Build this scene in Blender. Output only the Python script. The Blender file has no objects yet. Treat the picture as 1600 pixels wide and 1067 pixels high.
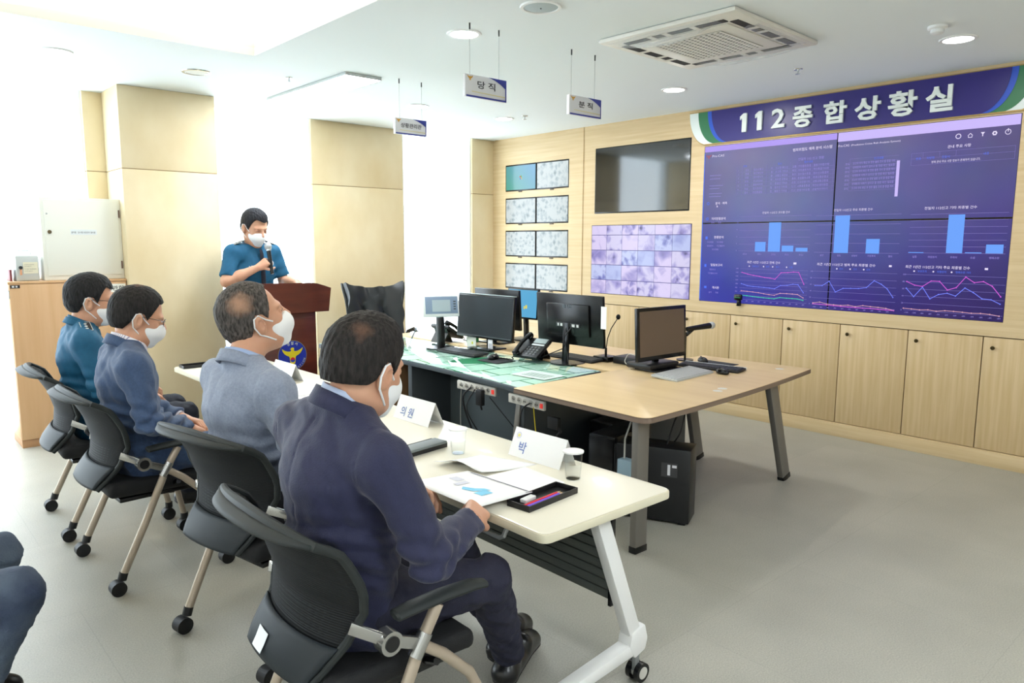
import bpy, bmesh, math, random
import numpy as np
from mathutils import Vector, Matrix, Euler
random.seed(7)
rnd = np.random.RandomState(11)
C = bpy.context.scene.collection
SC = bpy.context.scene
PI = math.pi
def R(d): return math.radians(d)

# ------------------------------------------------------------------ camera
cam_d = bpy.data.cameras.new('camera')
cam = bpy.data.objects.new('camera', cam_d)
C.objects.link(cam)
SC.camera = cam
cam_d.sensor_width = 36.0
cam_d.sensor_fit = 'HORIZONTAL'
cam_d.lens = 1149.53 / 1600 * 36.0
cam_d.clip_start = 0.02
def look(yaw, pitch, roll):
    f = Vector((math.cos(pitch)*math.cos(yaw), math.cos(pitch)*math.sin(yaw), -math.sin(pitch)))
    r = Vector((math.sin(yaw), -math.cos(yaw), 0)); u = r.cross(f)
    c, s = math.cos(roll), math.sin(roll)
    r2 = c*r + s*u; u2 = -s*r + c*u
    return Matrix(((r2.x, u2.x, -f.x), (r2.y, u2.y, -f.y), (r2.z, u2.z, -f.z))).to_4x4()
cam.matrix_world = Matrix.Translation((0, 0, 1.56)) @ look(R(48.11), R(7.75), R(0.208))

# ------------------------------------------------------------------ view, world
SC.view_settings.view_transform = 'Standard'
SC.view_settings.look = 'None'
SC.view_settings.gamma = 1.0
SC.view_settings.use_curve_mapping = False
SC.view_settings.exposure = 0.0
w = bpy.data.worlds.new('daylight'); SC.world = w; w.use_nodes = True
w.node_tree.nodes['Background'].inputs[0].default_value = (0.85, 0.93, 1.0, 1)
w.node_tree.nodes['Background'].inputs[1].default_value = 1.5
SC.cycles.max_bounces = 8
SC.cycles.diffuse_bounces = 4
SC.cycles.glossy_bounces = 4
SC.cycles.transmission_bounces = 8
SC.cycles.transparent_max_bounces = 8
SC.cycles.use_denoising = True
SC.cycles.caustics_reflective = False
SC.cycles.caustics_refractive = False

# the room (metres): X runs along the window wall, Y along the screen wall
XS, YW, HC = 5.855, 6.877, 2.747
WIN_E = 5.1           # brightness of the daylit roller blinds
PANEL_E = 41.0        # flat ceiling lamp by the windows and the added fill panels
def area(name, loc, size, power, col=(1, 1, 1), rot=(0, 0, 0)):
    l = bpy.data.lights.new(name, 'AREA'); l.shape = 'RECTANGLE'
    l.size, l.size_y = size; l.energy = power; l.color = col
    o = bpy.data.objects.new(name, l); C.objects.link(o)
    o.location = loc; o.rotation_euler = rot
    return o
# concealed cove lamps of the ceiling tray, shining up into it
area('cove_lamp_east', (1.90, 2.6, 2.79), (0.10, 4.2), 14, (1.0, 0.93, 0.82), (R(180), 0, 0))
area('cove_lamp_north', (0.1, 4.68, 2.79), (3.6, 0.10), 12, (1.0, 0.93, 0.82), (R(180), 0, 0))
area('cove_lamp_west', (-1.60, 2.6, 2.79), (0.10, 4.2), 12, (1.0, 0.93, 0.82), (R(180), 0, 0))

# the beam of each lit round downlight
for x_, y_, p_ in ((1.09, 5.57, 3), (2.76, 3.50, 7), (4.965, 1.62, 6), (4.948, 3.62, 14), (4.88, 5.57, 5)):
    dl_ = area('downlight_beam', (x_, y_, HC-.008), (0.15, 0.15), p_, (1.0, 0.97, 0.92)); dl_.data.shape = 'DISK'

# ------------------------------------------------------------------ colour and materials
def lin(c):
    c = c/255.0
    return c/12.92 if c <= 0.04045 else ((c+0.055)/1.055)**2.4
def col(r, g, b): return (lin(r), lin(g), lin(b), 1)
MATS = {}
def M(name, rgb=(200, 200, 200), rough=0.5, metal=0.0, var=0.0, vscale=4.0, stretch=(1, 1, 1), rgb2=None,
      bump=0.0, bscale=60.0, bstretch=None, emis=None, estr=1.0, spec=0.5, trans=0.0, alpha=1.0, coat=0.0, sheen=0.0, ior=1.45, detail=3.0):
    if name in MATS: return MATS[name]
    m = bpy.data.materials.new(name); m.use_nodes = True
    nt = m.node_tree; N = nt.nodes; L = nt.links
    b = N['Principled BSDF']
    b.inputs['Base Color'].default_value = col(*rgb)
    b.inputs['Roughness'].default_value = rough
    b.inputs['Metallic'].default_value = metal
    b.inputs['Specular IOR Level'].default_value = spec
    b.inputs['IOR'].default_value = ior
    if trans: b.inputs['Transmission Weight'].default_value = trans
    if alpha < 1: b.inputs['Alpha'].default_value = alpha
    if coat: b.inputs['Coat Weight'].default_value = coat; b.inputs['Coat Roughness'].default_value = 0.08
    if sheen: b.inputs['Sheen Weight'].default_value = sheen
    if emis is not None:
        b.inputs['Emission Color'].default_value = col(*emis)
        b.inputs['Emission Strength'].default_value = estr
    tc = None
    def coords(st):
        nonlocal tc
        if tc is None: tc = N.new('ShaderNodeTexCoord')
        mp = N.new('ShaderNodeMapping'); mp.inputs['Scale'].default_value = st
        L.new(tc.outputs['Object'], mp.inputs['Vector']); return mp.outputs['Vector']
    if var or rgb2:
        n = N.new('ShaderNodeTexNoise'); n.inputs['Scale'].default_value = vscale
        n.inputs['Detail'].default_value = detail
        L.new(coords(stretch), n.inputs['Vector'])
        r = N.new('ShaderNodeValToRGB')
        r.color_ramp.elements[0].position = 0.32; r.color_ramp.elements[1].position = 0.68
        c2 = rgb2 or tuple(max(0, v*(1-var)) for v in rgb)
        c1 = rgb if rgb2 else tuple(min(255, v*(1+var*0.6)) for v in rgb)
        r.color_ramp.elements[0].color = col(*c2); r.color_ramp.elements[1].color = col(*c1)
        L.new(n.outputs['Fac'], r.inputs['Fac']); L.new(r.outputs['Color'], b.inputs['Base Color'])
    if bump:
        n = N.new('ShaderNodeTexNoise'); n.inputs['Scale'].default_value = bscale; n.inputs['Detail'].default_value = 2
        L.new(coords(bstretch or stretch), n.inputs['Vector'])
        bp = N.new('ShaderNodeBump'); bp.inputs['Strength'].default_value = bump; bp.inputs['Distance'].default_value = 0.01
        L.new(n.outputs['Fac'], bp.inputs['Height']); L.new(bp.outputs['Normal'], b.inputs['Normal'])
    MATS[name] = m
    return m
def thin_glass(name, tint=(235, 245, 240), rough=.02, ior=1.45):
    m = bpy.data.materials.new(name); m.use_nodes = True; N = m.node_tree.nodes; L = m.node_tree.links; N.remove(N['Principled BSDF'])
    t = N.new('ShaderNodeBsdfTransparent'); t.inputs['Color'].default_value = col(*tint)
    g = N.new('ShaderNodeBsdfGlossy'); g.inputs['Roughness'].default_value = rough
    lw = N.new('ShaderNodeLayerWeight'); lw.inputs['Blend'].default_value = .5
    pw = N.new('ShaderNodeMath'); pw.operation = 'POWER'; L.new(lw.outputs['Facing'], pw.inputs[0]); pw.inputs[1].default_value = 5
    f = N.new('ShaderNodeMath'); f.operation = 'MULTIPLY_ADD'; L.new(pw.outputs[0], f.inputs[0]); f.inputs[1].default_value = .9; f.inputs[2].default_value = ((ior-1)/(ior+1))**2
    ge = N.new('ShaderNodeNewGeometry'); fb = N.new('ShaderNodeMath'); fb.operation = 'SUBTRACT'; fb.use_clamp = True; L.new(f.outputs[0], fb.inputs[0]); L.new(ge.outputs['Backfacing'], fb.inputs[1]); f = fb
    x = N.new('ShaderNodeMixShader'); L.new(f.outputs[0], x.inputs['Fac']); L.new(t.outputs[0], x.inputs[1]); L.new(g.outputs[0], x.inputs[2])
    L.new(x.outputs[0], N['Material Output'].inputs['Surface']); MATS[name] = m
    return m
def nodes(m):
    return m.node_tree.nodes, m.node_tree.links, m.node_tree.nodes['Principled BSDF']

# ------------------------------------------------------------------ objects
def tag(o, label=None, cat=None, group=None, kind=None):
    if label: o['label'] = label
    if cat: o['category'] = cat
    if group: o['group'] = group
    if kind: o['kind'] = kind
    return o
def empty(name, loc=(0, 0, 0), rz=0.0):
    o = bpy.data.objects.new(name, None); C.objects.link(o)
    o.empty_display_size = 0.1
    o.location = loc; o.rotation_euler = (0, 0, rz)
    return o
def thing(name, label, cat, loc=(0, 0, 0), rz=0.0, group=None):
    return tag(empty(name, loc, rz), label, cat, group)
def kids(o): return [c for c in bpy.data.objects if c.parent == o]
def copy_tree(o, parent=None):
    c = o.copy(); C.objects.link(c); c.parent = parent
    for ch in kids(o): copy_tree(ch, c)
    return c

_glyph = {}
def glyphs(s, bold=0.0, extrude=0.0):
    key = (s, bold, extrude)
    if key not in _glyph:
        c = bpy.data.curves.new('lettering', 'FONT'); c.body = s; c.size = 1.0
        c.offset = bold; c.extrude = extrude; c.resolution_u = 2
        o = bpy.data.objects.new('lettering', c); C.objects.link(o)
        dg = bpy.context.evaluated_depsgraph_get()
        me = bpy.data.meshes.new_from_object(o.evaluated_get(dg))
        V = np.array([v.co[:] for v in me.vertices]) if len(me.vertices) else np.zeros((0, 3))
        F = [tuple(p.vertices) for p in me.polygons]
        bpy.data.objects.remove(o); bpy.data.curves.remove(c); bpy.data.meshes.remove(me)
        _glyph[key] = (V, F)
    return _glyph[key]

class MB:
    """collects shapes and links them as one mesh object"""
    def __init__(self, M4=None):
        self.bm = bmesh.new(); self.M = M4 or Matrix.Identity(4)
    def _add(self, verts, faces, bevel=0.0, seg=2, M4=None):
        M4 = self.M @ M4 if M4 is not None else self.M
        vs = [self.bm.verts.new(M4 @ Vector(v)) for v in verts]
        fs = []
        for f in faces:
            try: fs.append(self.bm.faces.new([vs[i] for i in f]))
            except ValueError: pass
        if bevel > 0:
            for f in fs: f.normal_update()
            es = set()
            for f in fs:
                for e in f.edges:
                    if len(e.link_faces) == 2 and e.calc_face_angle(0) > 0.4: es.add(e)
            bmesh.ops.bevel(self.bm, geom=list(es), offset=bevel, segments=seg, affect='EDGES', profile=0.5, clamp_overlap=True)
        return self
    def box(self, x0, x1, y0, y1, z0, z1, bevel=0.0, M4=None, seg=2):
        v = [(x0, y0, z0), (x1, y0, z0), (x1, y1, z0), (x0, y1, z0), (x0, y0, z1), (x1, y0, z1), (x1, y1, z1), (x0, y1, z1)]
        f = [(0, 3, 2, 1), (4, 5, 6, 7), (0, 1, 5, 4), (1, 2, 6, 5), (2, 3, 7, 6), (3, 0, 4, 7)]
        return self._add(v, f, bevel, seg, M4)
    def bar(self, a, b, wd, ht, up=(0, 0, 1), bevel=0.0, w2=None, h2=None):
        a, b = Vector(a), Vector(b); d = (b-a).normalized(); u = Vector(up)
        s = d.cross(u).normalized(); u = s.cross(d).normalized()
        w2 = wd if w2 is None else w2; h2 = ht if h2 is None else h2
        v = []
        for p, W_, H_ in ((a, wd, ht), (b, w2, h2)):
            for sx, sy in ((-1, -1), (1, -1), (1, 1), (-1, 1)): v.append(p + s*sx*W_/2 + u*sy*H_/2)
        f = [(0, 3, 2, 1), (4, 5, 6, 7), (0, 1, 5, 4), (1, 2, 6, 5), (2, 3, 7, 6), (3, 0, 4, 7)]
        return self._add(v, f, bevel)
    def prism(self, poly, z0, z1, bevel=0.0, M4=None, seg=2):
        n = len(poly)
        v = [(p[0], p[1], z0) for p in poly] + [(p[0], p[1], z1) for p in poly]
        f = [tuple(reversed(range(n))), tuple(range(n, 2*n))] + [(i, (i+1) % n, n+(i+1) % n, n+i) for i in range(n)]
        return self._add(v, f, bevel, seg, M4)
    def tube(self, pts, r, seg=10, closed=False, sx=1.0, ref=None):
        pts = [Vector(p) for p in pts]; n = len(pts)
        rs = list(r) if hasattr(r, '__len__') else [r]*n
        T = []
        for i in range(n):
            a = pts[(i-1) % n] if closed or i > 0 else pts[0]
            b = pts[(i+1) % n] if closed or i < n-1 else pts[-1]
            T.append((b-a).normalized())
        nrm = Vector(ref) if ref else (Vector((0, 0, 1)) if abs(T[0].z) < 0.9 else Vector((1, 0, 0)))
        rings = []
        for i in range(n):
            nrm = (nrm - T[i]*nrm.dot(T[i]))
            nrm = nrm.normalized() if nrm.length > 1e-6 else T[i].orthogonal().normalized()
            bn = T[i].cross(nrm)
            rings.append([pts[i] + (nrm*math.cos(2*PI*k/seg)*sx + bn*math.sin(2*PI*k/seg))*rs[i] for k in range(seg)])
            if ref: nrm = Vector(ref)
        v = [p for rg in rings for p in rg]; f = []
        m = n if closed else n-1
        for i in range(m):
            for k in range(seg):
                f.append((i*seg+k, i*seg+(k+1) % seg, ((i+1) % n)*seg+(k+1) % seg, ((i+1) % n)*seg+k))
        if not closed:
            f.append(tuple(reversed(range(seg)))); f.append(tuple((n-1)*seg+k for k in range(seg)))
        return self._add(v, f)
    def lathe(self, prof, c=(0, 0, 0), axis=(0, 0, 1), seg=24, cap=True):
        ax = Vector(axis).normalized(); u = ax.orthogonal().normalized(); w_ = ax.cross(u); c = Vector(c)
        v = []; f = []
        for r_, h in prof:
            for k in range(seg):
                a = 2*PI*k/seg
                v.append(c + ax*h + (u*math.cos(a)+w_*math.sin(a))*max(r_, 1e-4))
        for i in range(len(prof)-1):
            for k in range(seg):
                f.append((i*seg+k, i*seg+(k+1) % seg, (i+1)*seg+(k+1) % seg, (i+1)*seg+k))
        if cap:
            f.append(tuple(reversed(range(seg)))); f.append(tuple((len(prof)-1)*seg+k for k in range(seg)))
        return self._add(v, f)
    def cyl(self, a, b, r, seg=20, r2=None):
        a, b = Vector(a), Vector(b); r2 = r if r2 is None else r2
        return self.lathe([(r, 0), (r2, (b-a).length)], a, b-a, seg)
    def ball(self, c, r, seg=16, sc=(1, 1, 1)):
        c = Vector(c); v = []; f = []; n = seg//2
        for i in range(n+1):
            t = PI*i/n
            for k in range(seg):
                a = 2*PI*k/seg
                rr = max(math.sin(t), 1e-4)
                v.append(c + Vector((rr*math.cos(a)*r*sc[0], rr*math.sin(a)*r*sc[1], math.cos(t)*r*sc[2])))
        for i in range(n):
            for k in range(seg):
                f.append((i*seg+k, (i+1)*seg+k, (i+1)*seg+(k+1) % seg, i*seg+(k+1) % seg))
        return self._add(v, f)
    def grid(self, P, thick=0.0, nrm=None):
        """P[i][j] a sheet of points; thick gives it a back"""
        ni, nj = len(P), len(P[0]); v = [Vector(p) for row in P for p in row]; f = []
        q = lambda i, j: i*nj+j
        for i in range(ni-1):
            for j in range(nj-1): f.append((q(i, j), q(i+1, j), q(i+1, j+1), q(i, j+1)))
        if thick:
            N_ = []
            for i in range(ni):
                for j in range(nj):
                    a = Vector(P[min(i+1, ni-1)][j])-Vector(P[max(i-1, 0)][j]); b = Vector(P[i][min(j+1, nj-1)])-Vector(P[i][max(j-1, 0)])
                    N_.append(a.cross(b).normalized())
            n0 = len(v); v += [v[k]-N_[k]*thick for k in range(n0)]
            f += [tuple(n0+k for k in reversed(g)) for g in list(f)]
            for i in range(ni-1):
                f.append((q(i+1, 0), q(i, 0), n0+q(i, 0), n0+q(i+1, 0))); f.append((q(i, nj-1), q(i+1, nj-1), n0+q(i+1, nj-1), n0+q(i, nj-1)))
            for j in range(nj-1):
                f.append((q(0, j), q(0, j+1), n0+q(0, j+1), n0+q(0, j))); f.append((q(ni-1, j+1), q(ni-1, j), n0+q(ni-1, j), n0+q(ni-1, j+1)))
        return self._add(v, f)
    def text(self, s, o, right, up, h=None, box=None, align='l', bold=0.0, depth=0.0):
        """letters in the plane (right, up) at o; box = (width, height) fits them exactly"""
        V, F = glyphs(s, bold, 0.05 if depth else 0.0)
        if not len(V): return self
        right, up = Vector(right).normalized(), Vector(up).normalized(); n = right.cross(up)
        x0, x1 = V[:, 0].min(), V[:, 0].max(); y0, y1 = V[:, 1].min(), V[:, 1].max()
        if box: sx, sy = box[0]/(x1-x0), box[1]/(y1-y0); ox, oy = -x0*sx, -y0*sy
        else:
            sx = sy = h; oy = 0; ox = {'l': -x0, 'c': -(x0+x1)/2, 'r': -x1}[align]*h
        o = Vector(o)
        vs = [o + right*(p[0]*sx+ox) + up*(p[1]*sy+oy) + n*((p[2]+0.05)/0.1*depth if depth else 0) for p in V]
        return self._add(vs, F)
    def build(self, name, mat, parent=None, smooth=True, angle=0.6):
        me = bpy.data.meshes.new(name)
        bmesh.ops.recalc_face_normals(self.bm, faces=self.bm.faces[:]) if len(self.bm.faces) < 60000 else None
        self.bm.to_mesh(me); self.bm.free()
        if mat: me.materials.append(mat)
        o = bpy.data.objects.new(name, me); C.objects.link(o)
        if parent: o.parent = parent
        if smooth and len(me.polygons):
            me.polygons.foreach_set('use_smooth', [True]*len(me.polygons))
            try: me.set_sharp_from_angle(angle=angle)
            except Exception: pass
        return o

class Face:
    """a flat face to draw on: s runs right, t runs up, off lifts towards the viewer"""
    def __init__(self, o, right, up):
        self.o, self.r, self.u = Vector(o), Vector(right).normalized(), Vector(up).normalized(); self.n = self.r.cross(self.u)
    def p(self, s, t, off=0.0): return self.o + self.r*s + self.u*t + self.n*off
    def rect(self, mb, s0, s1, t0, t1, off=0.001, th=0.0006):
        v = [self.p(s0, t0, off), self.p(s1, t0, off), self.p(s1, t1, off), self.p(s0, t1, off)]
        v2 = [q + self.n*th for q in v]
        mb._add(v+v2, [(4, 5, 6, 7), (0, 1, 5, 4), (1, 2, 6, 5), (2, 3, 7, 6), (3, 0, 4, 7)])
    def line(self, mb, pts, wd, off=0.001):
        for (a, b), (c, d) in zip(pts, pts[1:]):
            q = Vector((c-a, d-b)); L_ = q.length
            if L_ < 1e-6: continue
            q /= L_; nx, ny = -q.y*wd/2, q.x*wd/2
            mb._add([self.p(a+nx, b+ny, off), self.p(a-nx, b-ny, off), self.p(c-nx, d-ny, off), self.p(c+nx, d+ny, off)], [(0, 1, 2, 3)])
    def poly(self, mb, pts, off=0.001):
        mb._add([self.p(a, b, off) for a, b in pts], [tuple(range(len(pts)))])
    def disc(self, mb, s, t, r, off=0.001, seg=28, r0=0.0):
        if r0:
            a = [self.p(s+math.cos(2*PI*k/seg)*r, t+math.sin(2*PI*k/seg)*r, off) for k in range(seg)]
            b = [self.p(s+math.cos(2*PI*k/seg)*r0, t+math.sin(2*PI*k/seg)*r0, off) for k in range(seg)]
            mb._add(a+b, [(k, (k+1) % seg, seg+(k+1) % seg, seg+k) for k in range(seg)])
        else: self.poly(mb, [(s+math.cos(2*PI*k/seg)*r, t+math.sin(2*PI*k/seg)*r) for k in range(seg)], off)
    def text(self, mb, s_, s, t, h, align='l', bold=0.0, off=0.0015, box=None):
        mb.text(s_, self.p(s, t, off), self.r, self.u, h=h, align=align, bold=bold, box=box)
def struct(o, label=None):
    o['kind'] = 'structure'
    if label: o['label'] = label
    return o
# ================================================================== SETTING
birch = M('birch_panel', (233, 217, 182), 0.55, rgb2=(221, 200, 157), vscale=2.2, stretch=(1.2, 1.2, 0.7), bump=0.03, bscale=40, detail=6)
groove = M('groove', (150, 120, 80), 0.7)
oak_h = M('light_oak_horizontal', (218, 195, 155), 0.42, rgb2=(206, 180, 136), vscale=3.0, stretch=(1, 0.55, 14), detail=7)
oak_v = M('light_oak_vertical', (213, 188, 146), 0.42, rgb2=(198, 170, 124), vscale=3.0, stretch=(1, 13, 0.55), detail=7)
white_p = M('white_paint', (238, 240, 238), 0.7)
ceil_m = M('ceiling_paint', (238, 245, 247), 0.8)
tray_m = M('tray_paint', (250, 244, 232), 0.8)

# floor: pale grey vinyl tiles
fm = M('vinyl_floor', (158, 156, 147), 0.46, spec=0.9)
N, L, b = nodes(fm)
tc = N.new('ShaderNodeTexCoord')
br = N.new('ShaderNodeTexBrick'); br.offset = 0.5
br.inputs['Scale'].default_value = 1.0; br.inputs['Brick Width'].default_value = 0.9; br.inputs['Row Height'].default_value = 0.9
br.inputs['Mortar Size'].default_value = 0.0025; br.inputs['Mortar Smooth'].default_value = 0.4
br.inputs['Color1'].default_value = col(165, 163, 152); br.inputs['Color2'].default_value = col(161, 159, 148); br.inputs['Mortar'].default_value = col(155, 153, 143)
mp = N.new('ShaderNodeMapping'); L.new(tc.outputs['Object'], mp.inputs['Vector']); mp.inputs['Location'].default_value = (0.3, 0.2, 0)
L.new(mp.outputs['Vector'], br.inputs['Vector'])
n1 = N.new('ShaderNodeTexNoise'); n1.inputs['Scale'].default_value = 170; n1.inputs['Detail'].default_value = 4
n2 = N.new('ShaderNodeTexNoise'); n2.inputs['Scale'].default_value = 2.0; n2.inputs['Detail'].default_value = 5
for n_ in (n1, n2): L.new(tc.outputs['Object'], n_.inputs['Vector'])
mx = N.new('ShaderNodeMixRGB'); mx.blend_type = 'OVERLAY'; mx.inputs['Fac'].default_value = 0.42
L.new(br.outputs['Color'], mx.inputs['Color1']); L.new(n1.outputs['Fac'], mx.inputs['Color2'])
mx2 = N.new('ShaderNodeMixRGB'); mx2.blend_type = 'OVERLAY'; mx2.inputs['Fac'].default_value = 0.22
L.new(mx.outputs['Color'], mx2.inputs['Color1']); L.new(n2.outputs['Fac'], mx2.inputs['Color2'])
L.new(mx2.outputs['Color'], b.inputs['Base Color'])
bp = N.new('ShaderNodeBump'); bp.inputs['Strength'].default_value = 0.08; bp.inputs['Distance'].default_value = 0.005
L.new(n1.outputs['Fac'], bp.inputs['Height']); L.new(bp.outputs['Normal'], b.inputs['Normal'])
X0, Y0 = -2.6, -2.6
mb = MB(); mb.box(X0-.1, 6.6, Y0-.1, 7.3, -0.06, 0); struct(mb.build('floor', fm), 'pale grey vinyl tile floor')

# ceiling with a recessed tray
mb = MB()
TX0, TX1, TY0, TY1 = -1.9, 2.075, 0.55, 4.83
for x0, x1, y0, y1 in ((X0-.1, TX0, Y0-.1, 6.855), (TX1, 6.6, Y0-.1, 6.855), (TX0, TX1, Y0-.1, TY0), (TX0, TX1, TY1, 6.855)):
    mb.box(x0, x1, y0, y1, HC, HC+.05)
mb.box(X0-.1, 6.6, 6.845, 6.857, HC-.004, HC+.16)
mb.box(X0-.1, 6.6, 6.857, 7.3, HC+.13, HC+.18)
ceiling = struct(mb.build('ceiling', ceil_m), 'white painted ceiling with a recessed tray')
mb = MB()
mb.box(TX0-.03, TX1+.03, TY0-.03, TY1+.03, HC+.30, HC+.33)
mb.box(TX0-.03, TX0, TY0, TY1, HC+.0501, HC+.30); mb.box(TX1, TX1+.03, TY0, TY1, HC+.0501, HC+.30)
mb.box(TX0, TX1, TY0-.03, TY0, HC+.0501, HC+.30); mb.box(TX0, TX1, TY1, TY1+.03, HC+.0501, HC+.30)
o = mb.build('tray', tray_m, ceiling)

# window wall: piers clad in birch plywood, blinds between them
def pier(name, x0, x1, yf, yb, lab):
    root = empty(name); struct(root, lab)
    mb = MB(); mb.box(x0+.004, x1-.004, yf+.004, yb, 0, HC); mb.build('core', groove, root)
    mb = MB(); mb.box(x0, x1, yf, yb, 0.0, 2.112, .0015); mb.build('panel', birch, root)
    mb = MB(); mb.box(x0, x1, yf, yb, 2.118, HC-.002, .0015); mb.build('panel', birch, root)
pier('wall_left', 1.645, 2.385, 6.39, 7.2, 'birch plywood clad pier standing proud of the window wall')
pier('wall_left', 1.50, 1.645, 6.85, 7.2, 'narrow strip of birch plywood beside the window')
pier('wall_left', 3.495, 4.565, 6.877, 7.2, 'birch plywood clad pier between two windows')
pier('wall_left', 5.53, 6.3, 6.877, 7.2, 'birch plywood strip in the corner of the room')
blind = M('daylit_blind', (250, 252, 252), 0.8, emis=(228, 243, 255), estr=WIN_E)
N, L, b = nodes(blind)
g = N.new('ShaderNodeTexCoord'); sp = N.new('ShaderNodeSeparateXYZ'); L.new(g.outputs['Object'], sp.inputs['Vector'])
wv = N.new('ShaderNodeTexNoise'); wv.inputs['Scale'].default_value = 300; L.new(g.outputs['Object'], wv.inputs['Vector'])
frame_m = M('white_window_frame', (240, 243, 243), 0.4)
for i, (x0, x1) in enumerate(((-2.4, 1.50), (2.385, 3.495), (4.565, 5.53))):
    root = empty('window_%d' % (i+1)); struct(root, 'tall window behind a bright white roller blind')
    mb = MB(); mb.box(x0+.03, x1-.05, 7.02, 7.024, 0.03, HC+.1); mb.build('roller_blind', blind, root)
    mb = MB(); mb.cyl((x0+.03, 7.02, HC+.095), (x1-.05, 7.02, HC+.095), .025); mb.build('blind_roller', frame_m, root)
    mb = MB(); mb.box(x0, x0+.025, 6.90, 7.1, 0, HC+.12); mb.box(x1-.025, x1, 6.90, 7.1, 0, HC+.12); mb.box(x0, x1, 7.06, 7.1, 0, .03)
    mb.build('window_frame', frame_m, root)
mb = MB(); mb.box(X0-.1, X0+.2, 6.9, 7.2, 0, HC+.13); struct(mb.build('wall_left', white_p), 'white end of the window wall')
mb = MB(); mb.box(X0-.1, 6.5, 7.2, 7.3, -.06, HC+.18); struct(mb.build('wall_left', white_p), 'outer side of the window wall')
# behind the camera
mb = MB(); mb.box(X0-.1, X0, Y0, 7.2, 0, HC); struct(mb.build('wall_back', M('plain_wall', (228, 226, 220), .8)), 'plain wall behind the audience')
mb = MB(); mb.box(X0-.1, 6.6, Y0-.1, Y0, 0, HC); struct(mb.build('wall_front', MATS['plain_wall']), 'plain wall opposite the windows')

# screen wall
mb = MB(); mb.box(6.30, 6.4, Y0, 7.2, 0, HC); struct(mb.build('wall_right', white_p), 'wall behind the oak screen cladding')
VW = (1.487, 3.925, 1.020, 2.413)          # video wall y0 y1 z0 z1
TV1 = (4.068, 5.243, 1.848, 2.512)
TV2 = (4.032, 5.276, 1.020, 1.730)
TV3 = (0.10, 1.352, 1.020, 1.730)
smalls = [(5.617, 6.650, a, b_) for a, b_ in ((2.138, 2.442), (1.761, 2.061), (1.382, 1.686), (1.008, 1.308))]
seams = [5.665, 5.146, 4.627, 4.11, 3.59, 3.09, 2.60, 2.09, 1.597, 1.09, 0.58]
openings = [VW, TV1, TV2, TV3] + smalls + [(0.58, 5.665, 0.112, 0.918)]
ys = sorted({Y0, 5.404, 5.410, YW} | {v for o in openings for v in o[:2]})
zs = sorted({0.0, HC} | {v for o in openings for v in o[2:]})
mb = MB()
for a, b_ in zip(ys, ys[1:]):
    if b_-a < .01: 
        mb.box(XS+.012, XS+.05, a, b_, 0.93, HC); continue
    run = None
    for c, d in list(zip(zs, zs[1:])) + [(HC, HC+1)]:
        ym, zm = (a+b_)/2, (c+d)/2
        hit = zm > HC or any(o[0] < ym < o[1] and o[2] < zm < o[3] for o in openings)
        if hit:
            if run is not None: mb.box(XS, XS+.05, a, b_, run, c)
            run = None
        elif run is None: run = c
struct(mb.build('wall_right', oak_h, smooth=False), 'light oak cladding around the wall screens')
mb = MB(); mb.box(XS+.051, XS+.06, Y0, YW, 0.95, HC); struct(mb.build('wall_right', groove), 'backing behind the oak cladding')
mb = MB(); mb.box(XS-.004, XS, 5.401, 5.4035, 0.93, HC); mb.box(XS-.003, XS, 5.4105, 5.413, 0.93, HC); struct(mb.build('trim_1', oak_h), 'thin vertical oak seam')
brass = M('dark_brass', (84, 74, 48), .3, .9)
dnames = ['leftmost behind the desk', 'below the large television, left of the gooseneck microphone', 'below the large television, behind the gooseneck microphone',
          'behind the lone monitor', 'under the left edge of the video wall', 'second under the video wall from its left edge', 'third under the video wall from its left edge',
          'fourth under the video wall from its left edge', 'fifth and last under the video wall', 'at the right edge, beyond the video wall']
for i, (b_, a) in enumerate(zip(seams, seams[1:])):
    r = thing('wall_cabinet', 'oak wall cabinet door with brass knob, ' + dnames[i], 'cabinet', (XS, (a+b_)/2, .112), 0, 'oak cabinets along the screen wall')
    wd = (b_-a)/2
    mb = MB(); mb.box(.03, .40, -wd+.001, wd-.001, 0.002, .80); mb.build('body', groove, r)
    mb = MB(); mb.box(.003, .024, -wd+.004, wd-.003, .004, .799, .0015); d = mb.build('door', oak_v, r)
    mb = MB(); mb.lathe([(.006, 0), (.006, .010), (.013, .014), (.014, .020), (.009, .026)], (.003, wd-.065, .728), (-1, 0, 0), 20); mb.build('knob', brass, d)
mb = MB(); mb.box(XS-.008, XS-.0005, Y0, YW-.002, 0.0, 0.105, .002); struct(mb.build('baseboard_right', oak_h), 'oak plinth under the wall cabinets')

# ------------------------------------------------------------------ ceiling fittings
lamp_on = M('lamp_glow', (255, 255, 255), .5, emis=(255, 252, 244), estr=20)
lamp_panel = M('panel_glow', (255, 255, 255), .5, emis=(240, 248, 255), estr=PANEL_E)
chrome = M('chrome_ring', (205, 210, 212), .18, .9)
trim_w = M('white_trim', (240, 242, 242), .45)
glass_w = M('milky_glass', (232, 238, 240), .15)
def downlight(x, y, on, lab):
    r = thing('ceiling_downlight', lab, 'downlight', (x, y, HC), 0, 'round recessed downlights')
    mb = MB(); mb.lathe([(.078, -.001), (.080, -.007), (.098, -.006), (.102, 0)], seg=40, cap=False); mb.build('trim_ring', trim_w if on else chrome, r)
    mb = MB(); mb.lathe([(.079, -.0012), (.079, -.004)], seg=40); mb.build('diffuser', lamp_on if on else glass_w, r)
downlight(1.09, 5.57, 1, 'lit round downlight above the far left window')
downlight(1.96, 5.56, 0, 'unlit chrome ringed downlight in front of the nearest birch pier')
downlight(2.76, 3.50, 1, 'lit round downlight beside the wires of the middle hanging sign')
downlight(3.88, 5.59, 0, 'unlit chrome ringed downlight just above the leftmost hanging sign')
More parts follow.
